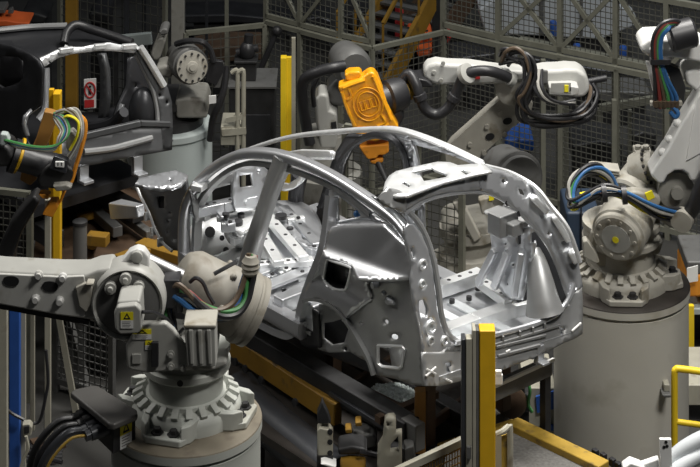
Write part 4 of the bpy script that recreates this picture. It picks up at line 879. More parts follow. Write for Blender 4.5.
b = MB(); b.prism([(534, 64), (545, 61), (561, 60), (566, 59), (578, 60), (586, 66), (589, 76), (590, 90), (584, 98), (566, 99), (550, 95), (546, 84), (536, 80)], D2-.75, .26); hd = b.build('elbow_motor_housing', 'robot_pale', cr, bevel=.05)
b = MB(); b.prism([(536, 69), (548, 70), (548, 84), (538, 82)], D2-.77, .03); b.build('side_cover', 'machine_grey', hd, bevel=.006)
b = MB(); b.prism([(549, 81), (572, 80), (579, 82), (579, 94), (572, 96), (549, 94)], D2-.90, .16); jb = b.build('terminal_box', 'robot_pale', hd, bevel=.012)
b = MB(); b.prism([(551, 83), (571, 82.5), (571, 93.5), (551, 92.5)], D2-.905, .01); b.build('box_lid', 'robot_paint', jb)
b = MB(); b.prism([(564.5, 85), (568.5, 85), (568.5, 92), (564.5, 92)], D2-.915, .012); b.build('sticker', 'label_yellow', jb)
b = MB(); b.prism([(570, 87), (571, 87), (571, 91), (570, 91)], D2-.915, .012); b.build('sticker', 'label_black', jb)
b = MB(); b.cyl(W(586, 82, D2-.6), W(606, 78, D2-.55), .03, seg=10); b.build('cable_gland', 'black_rubber', hd)
b = MB(); b.lathe(W(512, 84, D2-.6), (0, -1, 0), [(-.1, .16), (.12, .16), (.14, .12)], 28); b.build('elbow_joint', 'robot_dirty', cr, smooth=35)
h = [W(511, 79, D2-.82), W(500, 74, D2-.88), W(488, 71, D2-.92), W(474, 71.5, D2-.92), W(464, 76, D2-.92), W(459, 86, D2-.9), W(454, 98, D2-.9), W(447, 109, D2-.9), W(436, 114.5, D2-.9), W(425, 109, D2-.9), W(420, 97, D2-.9), (W(416, 84, D2-.88)), W(409, 74, D2-.82), W(402, 80, D2-.8)]
b = MB(); b.tube(h, .048, 12, 6); hs = b.build('hose', 'black_rubber', cr)
for i in (0, 4, 6, 10): d = (h[min(i+1, 13)]-h[max(i-1, 0)]).normalized(); b = MB(); b.lathe(h[i]-d*.03, d, [(0, .056), (.005, .064), (.055, .064), (.06, .056)], 14); b.build('hose_clip', 'robot_paint' if i == 0 else ('machine_grey' if i == 4 else 'black_rubber'), hs)
b = MB(); b.lathe(h[4]+V(.02, 0, .02), V(.6, -.6, .5), [(-.03, .075), (-.025, .09), (.03, .09), (.035, .075)], 18); b.build('hose_ring', 'robot_paint', hs)
cp = [W(503, 62, D2-.75), W(508, 56, D2-.82), (W(519, 55.5, D2-.86)), W(528, 62, D2-.9), W(531, 76, D2-.92), W(526, 92, D2-.92), W(521, 104, D2-.9), W(527, 116, D2-.88), W(543, 121, D2-.86), W(562, 121, D2-.84), W(580, 118, D2-.8), W(590, 108, D2-.74), W(593, 96, D2-.66), W(588, 86, D2-.6)]
bundle(cr, cp, ['black_rubber', 'black_rubber', 'brown_cable', 'black_rubber', 'black_rubber', 'black_rubber', 'black_rubber', 'black_rubber', 'black_rubber'], .018, 'cable', .075, 21)
for k in range(3):
    MB().tube([W(536+k*3, 70, D2-.8), W(534+k*4, 86, D2-.95), W(541+k*4, 98, D2-.97), W(556+k*3, 103, D2-.95), W(575, 100+k*2, D2-.9)], .016, 7).build('cable', ('black_rubber', 'grey_cable', 'black_rubber')[k], cr)
# wrist
b = MB(); b.prism([(408, 74), (414, 70), (421, 69), (427, 72), (432, 80), (433, 87), (424, 88), (416, 84)], D2-.8, .26); b.build('wrist', 'black_rubber', cr, bevel=.02)
b = MB(); b.lathe(W(410, 88, D2-.75), W(398, 93, D2-.85)-W(410, 88, D2-.75), [(-.05, .10), (.04, .10), (.045, .075), (.08, .075), (.085, .095), (.15, .095)], 24); b.build('wrist_flange', 'yellow_worn', cr, smooth=35)
b = MB(); b.lathe(W(398, 94, D2-.85), V(-1, -.5, -.15), [(-.06, .13), (.0, .15), (.1, .15), (.12, .12), (.22, .12)], 24); b.build('tool_changer', 'black_rubber', cr, smooth=35)
# the yellow tool
WT = W
def W(px, py, D): return WT(px-3, py+0, D)
DT = 18.55
tool = thing('spot_welding_tool', 'yellow cast tool with a round embossed emblem hanging over the silver car', 'welding tool', W(370, 145, DT))
out = [(340.5, 82), (350, 78), (362, 74), (372, 66), (377, 66), (381, 72), (390, 98), (396, 114), (402, 126), (401, 132), (392, 138), (378, 142), (362, 140), (356, 128), (349, 104)]
b = MB(); b.prism(out, DT, .16); b.build('casting', 'tool_yellow', tool, bevel=.035)
b = MB(); b.prism([(347, 72), (352, 67), (363, 66), (366, 73), (360, 80), (350, 82)], DT+.05, .14); b.build('top_lug', 'tool_yellow', tool, bevel=.02)
ec = W(371, 104, DT-.01); b = MB()
rot = Matrix.Rotation(math.radians(-17), 3, 'Y')
for r in (.10, .135): b.tube([ec+rot @ V(r*math.cos(2*PI*k/28), -.004, r*1.12*math.sin(2*PI*k/28)) for k in range(29)], .006, 6, smooth=False)
b.build('emblem_ring', 'tool_yellow', tool)
b = MB()
for k in (-1, 0, 1):
    q = [(-.025, -.05), (.025, -.05), (.025, .05), (-.025, .05), (-.025, -.05)]
    b.tube([ec+rot @ V((x_+k*.066)*.8, -.005, z_*.8) for x_, z_ in q], .006, 6, smooth=False)
b.build('emblem_letters', 'tool_yellow', tool)
b = MB()
for pts in (((346, 88), (356, 84), (368, 80)), ((345, 92), (350, 108), (358, 126)), ((376, 76), (384, 96), (394, 120)), ((360, 128), (376, 130), (392, 124)), ((362, 134), (380, 135), (396, 128)), ((352, 88), (354, 96), (350, 100)), ((384, 114), (388, 122), (380, 126))):
    b.tube([W(x_, y_, DT-.003) for x_, y_ in pts], .016, 6, 4)
b.build('casting_rib', 'tool_yellow', tool)
b = MB(); b.prism([(362, 138), (392, 134), (392, 148), (388, 152), (381, 153), (380, 158), (371, 160), (366, 150)], DT+.03, .24); b.build('lower_block', 'orange_paint', tool, bevel=.03)
b = MB(); b.prism([(372, 156), (386, 152), (387, 160), (382, 165), (374, 164)], DT+.05, .14); b.build('electrode_holder', 'orange_paint', tool, bevel=.02)
b = MB(); b.cyl(W(381, 162, DT+.08), W(394, 190, DT-.05), .035, .014, 12); b.build('electrode', 'dark_iron', tool)
b = MB(); b.prism([(392, 110), (402, 100), (408, 112), (402, 128), (396, 122)], DT+.1, .2); b.build('tool_mount', 'black_rubber', tool, bevel=.02)
b = MB(); b.cyl(W(393, 108, DT+.2), W(402, 98, D2-.9), .09, seg=16); b.build('mount_shaft', 'black_rubber', tool)
W = WT
# robot behind the tool
D3 = 20.3
r3 = thing('industrial_robot', 'grey-white robot half hidden behind the yellow tool, with a black hose', 'robot', V(W(325, 150, D3).x, D3, 0))
b = MB(); b.prism([(315, 88), (320, 82), (328, 84), (330, 102), (337, 106), (338, 132), (336, 150), (320, 150), (316, 118)], D3, .3); fa = b.build('lower_arm', 'robot_paint', r3, bevel=.04)
b = MB(); b.prism([(331, 122), (336, 121), (337, 130), (332, 131)], D3-.01, .02); b.build('dark_oval', 'black_void', fa)
b = MB(); b.lathe(W(352, 66, D3+.1), V(.3, -1, 0), [(-.3, .16), (-.1, .19), (.05, .19), (.1, .15)], 28); b.build('axis_drum', 'machine_grey', r3, smooth=40)
b = MB(); b.prism([(326, 82), (340, 66), (352, 62), (366, 66), (372, 82), (360, 100), (340, 108), (328, 104)], D3+.12, .3); b.build('elbow', 'machine_grey', r3, bevel=.05)
b = MB(); b.tube([W(344, 66, D3-.2), W(332, 68, D3-.25), W(318, 72, D3-.25), W(306, 78, D3-.2), W(302, 88, D3-.15), W(303, 104, D3-.1), W(306, 124, D3), W(310, 144, D3)], .055, 12); b.build('hose', 'black_rubber', r3)
b = MB(); b.tube([W(318, 76, D3-.1), W(313, 90, D3-.1), W(314, 106, D3-.05)], .025, 8); b.build('cable', 'black_rubber', r3)
z = zt(140, D3); b = MB(); b.lathe((W(326, 0, D3).x, D3+.25, 0), (0, 0, 1), [(0, .36), (z-.4, .36), (z-.38, .28), (z, .24)], 30); b.build('base', 'robot_shadow', r3, smooth=35)

# ------------------------------------------------------------------ the dark car body ahead on the line
B = Car(130.5, 5.19)
dc = thing('car_body', 'dark grey car body with a bright rear opening rim, at upper left', 'car body', B.P(1.2, .7, .1))
br = lambda du=0: (lambda x, y: B.plane(x, y, (1, .13, -.25), -.10+du))
bs = lambda v=0: (lambda x, y: B.v(x, y, v))
MB().sheet([(0, 44), (10, 46), (30, 54), (38, 60), (42, 68), (41, 90), (40, 106), (30, 113), (25, 122), (26, 140), (40, 168), (20, 160), (-30, 142), (-60, 130), (-60, 60), (-30, 40)],
           [[(-2, 56), (18, 57), (23, 61), (23, 78), (16, 85), (2, 88), (-4, 84)]], bs(0), 7).build('body_side', 'steel_dark', dc, thick=.03)
MB().sheet([(0, 52), (22, 57), (24, 80), (0, 90)], [], bs(.25), 8).build('window_backing', 'black_rubber', dc, thick=.01)
MB().sheet([(-30, 26), (0, 29), (40, 24), (68, 25), (100, 33), (136, 44), (100, 49), (60, 52), (38, 60), (10, 47), (-30, 36)], [], lambda x, y: B.w(x, y, 1.12+.0), 7).build('roof_panel', 'steel_dark', dc, thick=.03)
b = MB(); b.tube([B.w(x, y, 1.16) for x, y in ((-10, 31), (30, 27), (67, 25.5))], .03, 8); b.build('roof_rail', 'steel_dull', dc)
b = MB(); b.tube([B.w(64, 44, 1.16), B.w(67, 32, 1.24), B.w(76, 25, 1.28), B.w(90, 29, 1.24), B.w(112, 36, 1.2), B.w(132, 43, 1.16)], .045, 10); b.build('roof_arch', 'black_rubber', dc)
MB().sheet([(37, 60), (48, 55), (58, 50), (72, 47), (84, 47), (98, 44), (110, 42.5), (122, 45), (135, 43), (140, 48), (134, 53), (112, 51), (98, 51), (72, 54), (58, 58), (46, 66), (40, 69)], [circ(50, 62, 1.6, 1.2, 8), circ(100, 48, 2, 1.2, 8)], br(), 4).build('roof_header', 'steel_bright', dc, thick=.05)
b = MB()
for a, c in (((59, 51), (73, 49)), ((94, 47), (106, 46)), ((122, 47), (136, 46))): b = MB(); b.beam(br(-.03)(*a), br(-.03)(*c), .05, .05); b.build('header_block', 'steel_bright', dc, bevel=.01)
MB().sheet([(38, 66), (42, 68), (43, 92), (42, 106), (35, 111), (29, 116), (27, 124), (30, 136), (26, 136), (23, 124), (24, 116), (31, 109), (38, 104)], [], br(), 4).build('rear_pillar', 'steel', dc, thick=.03)
b = MB(); b.tube([br(.05)(x, y) for x, y in ((46, 68), (46, 100), (44, 112), (38, 120))], .035, 8); b.build('hatch_seal_flange', 'steel', dc)
MB().sheet([(134, 50), (141, 46), (150, 60), (160, 77), (168, 88), (172, 102), (173, 128), (172, 150), (163, 149), (161, 130), (160, 112), (156, 92), (148, 78), (141, 64)], [circ(160, 95, 1.6, 1.8, 8), circ(167, 102, 1.5, 2, 8), circ(164, 128, 1.6, 2, 8)], br(), 4).build('rear_pillar', 'primer', dc, thick=.05)
b = MB(); b.tube([br(-.03)(x, y) for x, y in ((140, 47), (149, 61), (158, 76), (164, 86))], .035, 8); b.build('pillar_edge', 'steel_bright', dc)
b = MB(); b.tube([br(.03)(x, y) for x, y in ((136, 54), (144, 70), (153, 90), (157, 108), (158, 122))], .025, 8); b.build('hatch_seal_flange', 'steel_dull', dc)
MB().sheet([(84, 136), (110, 132), (140, 128), (168, 126), (173, 128), (172, 150), (150, 154), (124, 158), (98, 164), (85, 166), (44, 172), (40, 150)], [], br(), 6).build('rear_cross_panel', 'primer', dc, thick=.05)
b = MB(); b.tube([br(-.02)(x, y) for x, y in ((84, 152), (110, 149), (130, 144), (152, 138))], .03, 8); b.build('sill_flange', 'steel_dull', dc)
b = MB(); b.beam(br(.0)(84, 136), br(.0)(140, 123), .05, .06); b.beam(br(.0)(140, 123), br(.0)(170, 124), .05, .05); b.build('boot_rear_beam', 'primer', dc, bevel=.01)
MB().sheet([(44, 112), (100, 112), (128, 100), (156, 118), (152, 132), (100, 140), (44, 150)], [], lambda x, y: B.w(x, y, .42), 7).build('boot_floor', 'steel_dark', dc, thick=.03)
MB().sheet([(112, 122), (118, 104), (126, 86), (128, 58), (136, 56), (146, 76), (154, 96), (157, 120), (150, 128), (132, 127)], [circ(135, 85, 2, 2.4, 8)], br(.45), 5).build('inner_side_panel', 'steel_dark', dc, thick=.03)
b = MB(); b.sphere(B.v(143, 112, 1.2), .2, (.7, .7, 1.2), 16, 12); b.build('wheelhouse_dome', 'steel_dark', dc)
for pts in (((131, 132), (136, 122), (140, 112)), ((148, 134), (151, 122), (152, 113)), ((112, 128), (118, 118), (122, 104))):
    b = MB(); b.tube([br(.25)(x, y) for x, y in pts], .028, 8); b.build('inner_brace', 'steel', dc)
MB().sheet([(97, 54), (102, 54), (106, 70), (107, 100), (104, 118), (98, 118), (100, 96), (100, 70)], [], bs(1.0), 5).build('centre_pillar', 'primer', dc, thick=.05)
b = MB(); b.tube([bs(.9)(x, y) for x, y in ((48, 122), (80, 128), (110, 124), (124, 112))], .05, 8); b.build('rear_shelf_beam', 'steel_dark', dc)
for x, y in ((83, 172), (137, 165)):
    P = br(.05)(x, y); b = MB(); b.box(P, (.10, .05, .18), .7); b.box(P-B.a*.05-V(0, 0, .07), (.11, .11, .03), .7); b.build('tow_bracket', 'steel', dc, bevel=.006)
b = MB(); b.slab([B.P(.2, .05, -.12), B.P(2.6, .05, -.12), B.P(2.6, 1.3, -.12), B.P(.2, 1.3, -.12)], (0, 0, .1)); b.build('floor_pan', 'steel_dark', dc)
t = thing('conveyor', 'dark conveyor frame carrying the dark car body at upper left', 'conveyor', B.P(1, .6, -1.5))
for v in (.2, 1.1): b = MB(); b.beam(B.P(3, v, -.3), B.P(.0, v, -.3), .14, .16); b.build('rail', 'dark_iron', t, bevel=.01)
for u in (2.4, .6):
    for v in (.2, 1.1): MB().box(B.P(u, v, -.95), (.12, .12, 1.1), .7).build('leg', 'dark_iron', t); MB().box(B.P(u, v, -.17), (.1, .1, .12), .7).build('car_support', 'dark_iron', t)
# yellow edged pit frames between the cars
t = thing('pit_platform', 'dark platform with yellow worn edges between the dark and the silver car', 'platform', G(110, 230, .9).xy.to_3d())
z = .95
b = MB(); b.slab([G(25, 300, z), G(40, 215, z), G(100, 165, z), G(190, 225, z), G(190, 262, z), G(150, 278, z), G(85, 280, z)], (0, 0, -.06)); b.build('deck', 'rust_brown', t)
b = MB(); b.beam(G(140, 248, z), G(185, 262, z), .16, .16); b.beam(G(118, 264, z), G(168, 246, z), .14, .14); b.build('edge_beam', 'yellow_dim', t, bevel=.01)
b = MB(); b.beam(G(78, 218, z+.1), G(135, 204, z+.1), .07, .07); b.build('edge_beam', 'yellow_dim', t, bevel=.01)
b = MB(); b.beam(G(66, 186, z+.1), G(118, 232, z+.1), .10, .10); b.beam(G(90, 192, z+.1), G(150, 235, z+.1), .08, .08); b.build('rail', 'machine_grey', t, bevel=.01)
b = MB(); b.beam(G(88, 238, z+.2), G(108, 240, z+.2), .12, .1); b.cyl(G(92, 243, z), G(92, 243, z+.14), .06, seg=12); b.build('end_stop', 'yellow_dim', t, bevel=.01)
for x, y in ((60, 225), (110, 270), (180, 262)): P = G(x, y, z); MB().box((P.x, P.y, z/2-.03), (.12, .12, z-.06)).build('leg', 'dark_iron', t)
t = thing('bollard', 'short grey round post on the dark platform edge behind the left robot arm', 'post', G(80, 262, 0))
P = W(80, 222, 18.9); b = MB(); b.cyl((P.x, P.y, 0), P, .065, seg=16); b.build('tube', 'machine_grey', t); b = MB(); b.lathe(P-V(0, 0, .02), (0, 0, 1), [(0, .07), (.03, .07), (.04, .05)], 16); b.build('cap', 'dark_iron', t)
t['label'] = 'short grey round post standing just behind the left robot arm'

# ------------------------------------------------------------------ grey robot on a pale pedestal behind, upper left
D4 = 20.9
c = W(170, 122, D4)
pedestal('robot_pedestal', 'pale blue-grey pedestal behind the dark car, under the grey robot at upper left', V(c.x, c.y, 0), .43, c.z, 'pedestal_back', 'pedestal_back')
r4 = thing('industrial_robot', 'dirty grey robot seen end-on, on the pedestal behind the dark car', 'robot', c)
b = MB(); b.lathe(c, (0, 0, 1), [(0, .34), (.08, .34), (.10, .27), (.2, .27), (.21, .31), (.28, .31)], 32); b.build('base_casting', 'dark_iron', r4, smooth=35)
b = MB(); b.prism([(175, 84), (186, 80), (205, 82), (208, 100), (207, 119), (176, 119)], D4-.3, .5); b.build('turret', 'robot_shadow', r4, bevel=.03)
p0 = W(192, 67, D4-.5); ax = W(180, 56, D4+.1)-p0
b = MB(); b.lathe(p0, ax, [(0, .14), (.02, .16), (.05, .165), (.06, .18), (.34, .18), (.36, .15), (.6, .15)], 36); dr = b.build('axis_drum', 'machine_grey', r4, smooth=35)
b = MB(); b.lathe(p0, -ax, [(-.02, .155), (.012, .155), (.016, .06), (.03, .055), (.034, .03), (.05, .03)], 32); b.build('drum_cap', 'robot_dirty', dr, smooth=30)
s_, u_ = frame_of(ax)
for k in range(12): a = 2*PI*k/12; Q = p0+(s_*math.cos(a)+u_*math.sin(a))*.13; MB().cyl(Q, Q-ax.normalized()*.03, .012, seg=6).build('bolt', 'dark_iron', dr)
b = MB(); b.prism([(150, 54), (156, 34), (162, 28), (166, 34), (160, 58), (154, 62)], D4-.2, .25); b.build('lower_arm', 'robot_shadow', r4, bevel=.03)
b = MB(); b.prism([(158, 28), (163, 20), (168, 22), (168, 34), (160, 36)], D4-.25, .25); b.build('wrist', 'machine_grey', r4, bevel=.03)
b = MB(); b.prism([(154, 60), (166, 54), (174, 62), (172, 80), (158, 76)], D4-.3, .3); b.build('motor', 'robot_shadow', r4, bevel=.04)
b = MB(); b.prism([(206, 62), (212, 58), (223, 60), (224, 70), (216, 86), (206, 80)], D4-.4, .06); b.build('guard_plate', 'black_rubber', r4, bevel=.006)
b = MB(); b.prism([(218, 66), (224, 62), (224, 88), (213, 88)], D4-.34, .04); b.build('guard_plate', 'machine_grey', r4, bevel=.006)
b = MB(); b.prism([(209, 95.5), (216, 95), (216, 103), (209, 104)], D4-.42, .02); b.build('paper_tag', 'white_plain', r4)
b = MB(); b.tube([W(176, 44, D4-.3), W(188, 41, D4-.4), W(202, 42, D4-.45), W(210, 50, D4-.4), W(214, 62, D4-.4)], .03, 8); b.build('hose', 'black_rubber', r4)
b = MB(); b.tube([W(226, 66, D4-.3), W(224, 88, D4-.35), W(219, 104, D4-.38), W(213, 118, D4-.36), W(210, 140, D4-.3)], .035, 8); b.build('hose', 'black_rubber', r4)

# ------------------------------------------------------------------ left: gripper of a robot out of frame, with orange bars
DG = 17.3
g = thing('gripper', 'dark robot gripper with orange bars and looping cables, left of the dark car', 'gripper', W(50, 190, DG))
b = MB(); b.prism([(-40, 128), (0, 130), (10, 136), (14, 150), (10, 166), (-40, 172)], DG-.1, .3); b.build('wrist', 'dark_iron', g, bevel=.05)
b = MB(); b.prism([(0, 130), (7, 131), (10, 140), (6, 146), (0, 146)], DG-.16, .08); b.build('wrist_plate', 'pedestal_back', g, bevel=.015)
p0 = W(12, 155, DG+.02); p1 = W(54, 168, DG+.08)
b = MB(); b.lathe(p0, p1-p0, [(0, .14), (.05, .14), (.06, .11), (.22, .105), (.36, .12)], 24); b.build('tool_shaft', 'black_rubber', g, smooth=35)
b = MB(); b.lathe(W(17, 155, DG+.02), p1-p0, [(0, .105), (.01, .145), (.03, .145), (.04, .105)], 24); b.build('yellow_ring', 'yellow_paint', g)
b = MB(); b.prism([(44, 107), (50, 108), (58, 111), (55, 122), (46, 146), (36, 180), (30, 186), (20, 180), (21, 172), (30, 150), (36, 136)], DG+.16, .10); b.build('orange_bar', 'orange_dim', g, bevel=.01)
b = MB(); b.prism([(42, 160), (50, 152), (66, 152), (74, 160), (76, 172), (70, 184), (56, 190), (40, 188), (36, 178)], DG-.06, .26); b.build('tool_body', 'dark_iron', g, bevel=.03)
b = MB(); b.prism([(49, 168), (54, 152), (68, 158), (66, 174)], DG-.12, .08); tp_ = b.build('tool_plate', 'duct_grey', g, bevel=.01)
b = MB(); b.prism([(55, 160), (64, 160), (64, 168), (55, 167)], DG-.14, .04); b.build('connector', 'white_plain', tp_, bevel=.006)
b = MB(); b.prism([(57.5, 162), (58.5, 162), (58.5, 166), (57.5, 166)], DG-.142, .01); b.prism([(61, 162), (62, 162), (62, 166), (61, 166)], DG-.142, .01); b.build('connector_slot', 'black_void', tp_)
b = MB(); b.tube([W(x, y, DG-.04) for x, y in ((80, 116), (85, 122), (85, 134), (81, 150), (76, 166), (72, 180), (66, 188))], .02, 6); b.build('orange_frame', 'orange_paint', g)
b = MB(); b.prism([(66, 130), (72, 126), (78, 134), (76, 150), (70, 158), (66, 146)], DG-.08, .1); b.build('valve', 'robot_shadow', g, bevel=.015)
b = MB(); b.prism([(52, 182), (66, 180), (72, 184), (70, 190), (56, 192)], DG-.14, .1); b.build('lower_jaw', 'robot_shadow', g, bevel=.015)
b = MB(); b.prism([(38, 190), (44, 189), (50, 192), (48, 200), (42, 198)], DG, .1); b.prism([(50, 196), (57, 196), (58, 204), (52, 218), (42, 214), (45, 206)], DG-.02, .12); b.prism([(62, 189), (66, 188), (62, 200), (58, 206)], DG+.04, .08); b.build('orange_finger', 'orange_paint', g, bevel=.012)
cols = ['green_cable', 'grey_cable', 'black_rubber', 'blue_cable', 'green_cable', 'grey_cable', 'brown_cable', 'grey_cable']
for i, m in enumerate(cols):
    k = i*1.1; MB().tube([W(2+k, 139+k*.6, DG-.14), W(16, 143+k*.5, DG-.2), W(36, 147+k*.4, DG-.24), W(54, 146+k*.5, DG-.24), W(66-k, 138, DG-.22), W(69-k, 128+k*.4, DG-.18), W(64-k, 117+k*.7, DG-.12), W(54, 113+k*.6, DG-.06)], .012, 6).build('cable', m, g)
for i, m in enumerate(('grey_cable', 'brown_cable', 'grey_cable', 'white_plain', 'grey_cable')):
    k = i*2.0; MB().tube([W(56, 112+i, DG-.08), W(66+k, 110-i*.4, DG-.1), W(76+k*.7, 118, DG-.12), W(80+k*.3, 130+k*.5, DG-.14), W(74+k*.5, 146, DG-.12), W(68+k*.3, 156+k*.4, DG-.1)], .012, 6).build('cable', m, g)
b = MB(); b.tube([W(60, 121, DG-.1), W(68, 116, DG-.14), W(78, 122, DG-.15), W(77, 136, DG-.15), W(70, 150, DG-.13)], .013, 6); b.build('cable', 'label_yellow', g)
t = thing('industrial_robot', 'dark curved robot arm rising from behind the grey robot arm at left edge', 'robot arm', W(10, 250, 17.9))
b = MB(); b.prism([(-6, 262), (0, 240), (10, 216), (24, 196), (34, 184), (40, 192), (34, 204), (22, 226), (14, 252), (12, 275), (-4, 280)], 17.8, .22); b.build('arm', 'dark_iron', t, bevel=.03)
b = MB(); z = zt(275, 17.9); b.box((W(2, 0, 17.9).x, 17.92, z/2), (.3, .3, z)); b.build('foot_column', 'dark_iron', t)
t = thing('orange_conveyor_drive', 'orange machine unit at the top left corner behind the dark car roof', 'machine', W(12, 30, 24))
b = MB(); b.prism([(-14, 14), (6, 12), (16, 16), (29, 18), (29, 24), (10, 26), (-14, 27)], 24, .4); b.build('orange_cover', 'orange_red', t, bevel=.03)
b = MB(); b.prism([(8, 8), (12, 6), (13, 14), (8, 14)], 24.1, .1); b.prism([(-8, 4), (4, 3), (5, 13), (-8, 14)], 24.1, .3); b.build('fitting', 'machine_grey', t, bevel=.01)
z = zt(26, 24); b = MB(); b.box((W(4, 0, 24).x, 24.25, z/2), (.5, .4, z)); b.build('stand', 'dark_iron', t)

# ------------------------------------------------------------------ posts and pipes
def post(name, label, px0, px1, ytop, D, m, cat='post', ybot=None, group=None, dep=None, foot=False, capm=None):
    x0 = W(px0, 0, D).x; x1 = W(px1, 0, D).x; z1 = zt(ytop, D); w = x1-x0
    t = thing(name, label, cat, ((x0+x1)/2, D, 0), group)
    MB().box(((x0+x1)/2, D+(dep or w)/2, z1/2), (w, dep or w, z1)).build('shaft', m, t, bevel=min(.008, w*.1))
    if foot:
        MB().box(((x0+x1)/2, D+w/2, .012), (.24, .24, .024), .5).build('foot_plate', 'rust_brown', t)
        for s in (-1, 1): MB().slab([V((x0+x1)/2, D+w/2, .02), V((x0+x1)/2+s*.09, D+w/2, .02), V((x0+x1)/2, D+w/2, .18)], (0, .02, 0)).build('gusset', 'frame_cream', t)
    return t
t = post('guard_post', 'yellow steel channel post behind the silver car roof, left of the yellow tool', 280.5, 286.5, 58, 21.6, 'yellow_clean', dep=.10)
MB().box((W(289, 0, 21.65).x, 21.66, zt(57, 21.65)/2), (.052, .05, zt(57, 21.65))).build('channel_flange', 'yellow_clean', t, bevel=.004)
t = thing('guard_post', 'yellow post standing on the dark platform just behind the dark gripper', 'post', V(W(54, 0, 18.2).x, 18.2, .95))
D = 18.2; b = MB(); b.box((W(56.5, 0, D).x, D+.06, (.93+zt(94, D))/2), (.065, .12, zt(94, D)-.93)); b.build('shaft', 'yellow_paint', t, bevel=.006)
b = MB(); b.box((W(50.2, 0, D).x, D+.08, (.93+zt(92, D))/2), (.044, .05, zt(92, D)-.93)); b.build('channel_flange', 'yellow_paint', t, bevel=.004)
post('pipe_post', 'thin cream pipe just right of the yellow channel post behind the silver car', 291.5, 295.5, 38, 21.9, 'frame_cream')
post('guard_post', 'dim ochre column behind the dark car, top left', 65, 77, -60, 23.6, 'yellow_dim', dep=.14)
post('building_column', 'thick grey-brown column behind the grey robot at the top', 171, 184, -60, 23.5, 'robot_shadow', 'column', dep=.16)
post('cable_post', 'blue square post at the lower left edge', 9, 19.5, 290, 16.9, 'blue_paint')
post('cable_post', 'cream post left of the blue post at the lower left edge', -2, 7, 290, 16.7, 'frame_cream')
post('cable_post', 'cream slotted post just right of the blue post at lower left', 20.5, 25.5, 290, 17.0, 'frame_cream')
post('cable_post', 'slim dark cream post between the slotted post and the footed post at lower left', 30, 34.5, 290, 17.8, 'frame_cream')
post('cable_post', 'cream post with a rusty foot plate standing behind the left robot arm', 44.5, 50.5, 200, 17.55, 'frame_cream', foot=True)
post('cable_post', 'grey round-edged post behind the connector box of the left robot', 78, 84.5, 290, 18.4, 'machine_grey')
t = thing('steel_brace', 'slanting grey brace bar right of the footed cream post at lower left', 'brace', G(74, 405, 0))
b = MB(); b.beam(W(56, 300, 18.1), G(76, 412, 0), .05, .05); b.build('bar', 'frame_cream', t)
t = thing('steel_brace', 'slanting dark brace bar nearest the grey post behind the left robot', 'brace', G(92, 398, 0))
b = MB(); b.beam(W(64, 300, 18.6), G(90, 396, 0), .05, .05); b.build('bar', 'machine_grey', t)
t = thing('control_box', 'small rusty control box on the slotted cream post at lower left', 'control box', W(26, 432, 16.9))
b = MB(); b.prism([(22, 420), (29, 419), (32, 424), (31, 436), (23, 437)], 16.9, .08); b.build('box', 'frame_cream', t, bevel=.008)
b = MB(); b.prism([(24, 426), (29, 425), (29, 433), (24, 434)], 16.88, .02); b.build('socket', 'dark_iron', t)
for i, pts in enumerate((((26, 436), (28, 448), (24, 458), (20, 470)), ((4, 360), (8, 380), (2, 400), (10, 412), (24, 420)), ((46, 350), (48, 380), (46, 395), (40, 420), (30, 424)))):
    t = thing('cable', ('beige cable hanging below the small rusty control box', 'black cable curling across the blue post at lower left', 'thin black cable running down the footed cream post')[i], 'cable', W(pts[0][0], pts[0][1], 16.8))
    b = MB(); b.tube([W(x, y, 16.82 if i < 2 else 17.5) for x, y in pts], .014, 6); b.build('sheath', ('frame_cream', 'black_rubber', 'black_rubber')[i], t)
t = thing('floor_cable', 'tangle of black cables lying on the floor at the lower left', 'cable', G(40, 455, 0))
for k in range(5):
    b = MB(); b.tube([G(2+k*6, 448+k*3, .03+k*.02), G(20+k*5, 440+k*6, .03+k*.02), G(40+k*3, 452+k*2, .03+k*.02), G(62, 446+k*4, .03+k*.02)], .02, 7); b.build('sheath', ('black_rubber', 'dark_iron')[k % 2], t)

# ------------------------------------------------------------------ wire mesh fences
def fence_panel(name, label, a, b, z0, z1, pitch=.09, r=.004, frame=.05, group=None, m='fence_wire', fm='fence_paint', brace=0, wires=True):
    a = Vector(a); b = Vector(b); d = (b-a); L = d.length; d.normalize(); a.z = b.z = 0
    t = thing(name, label, 'fence', (a.x, a.y, 0), group)
    Z = V(0, 0, 1)
    if wires:
        w = MB(); n = int(L/pitch)
        for k in range(1, n): p = a+d*L*k/n; w.beam(p+Z*z0, p+Z*z1, r*2, r*2)
        n = int((z1-z0)/pitch)
        for k in range(1, n): z = z0+(z1-z0)*k/n; w.beam(a+Z*z, b+Z*z, r*2, r*2)
        w.build('wire_mesh', m, t, smooth=0)
    f = frame
    for p in (a, b): MB().box(p+Z*(z1/2), (f, f, z1), math.atan2(d.y, d.x)).build('post', fm, t)
    for z in (z0, z1): q = MB(); q.beam(a+Z*z, b+Z*z, f, f); q.build('rail', fm, t)
    if brace & 1: q = MB(); q.beam(a+Z*z0, b+Z*z1, f*.8, f*.8); q.build('brace', fm, t)
    if brace & 2: q = MB(); q.beam(a+Z*z1, b+Z*z0, f*.8, f*.8); q.build('brace', fm, t)
    return t
def FP(px, D): return V(W(px, 0, D).x, D, 0)
zr = 1.69
Pz = lambda x, y: V(*G(x, y, zr).xy, 0)
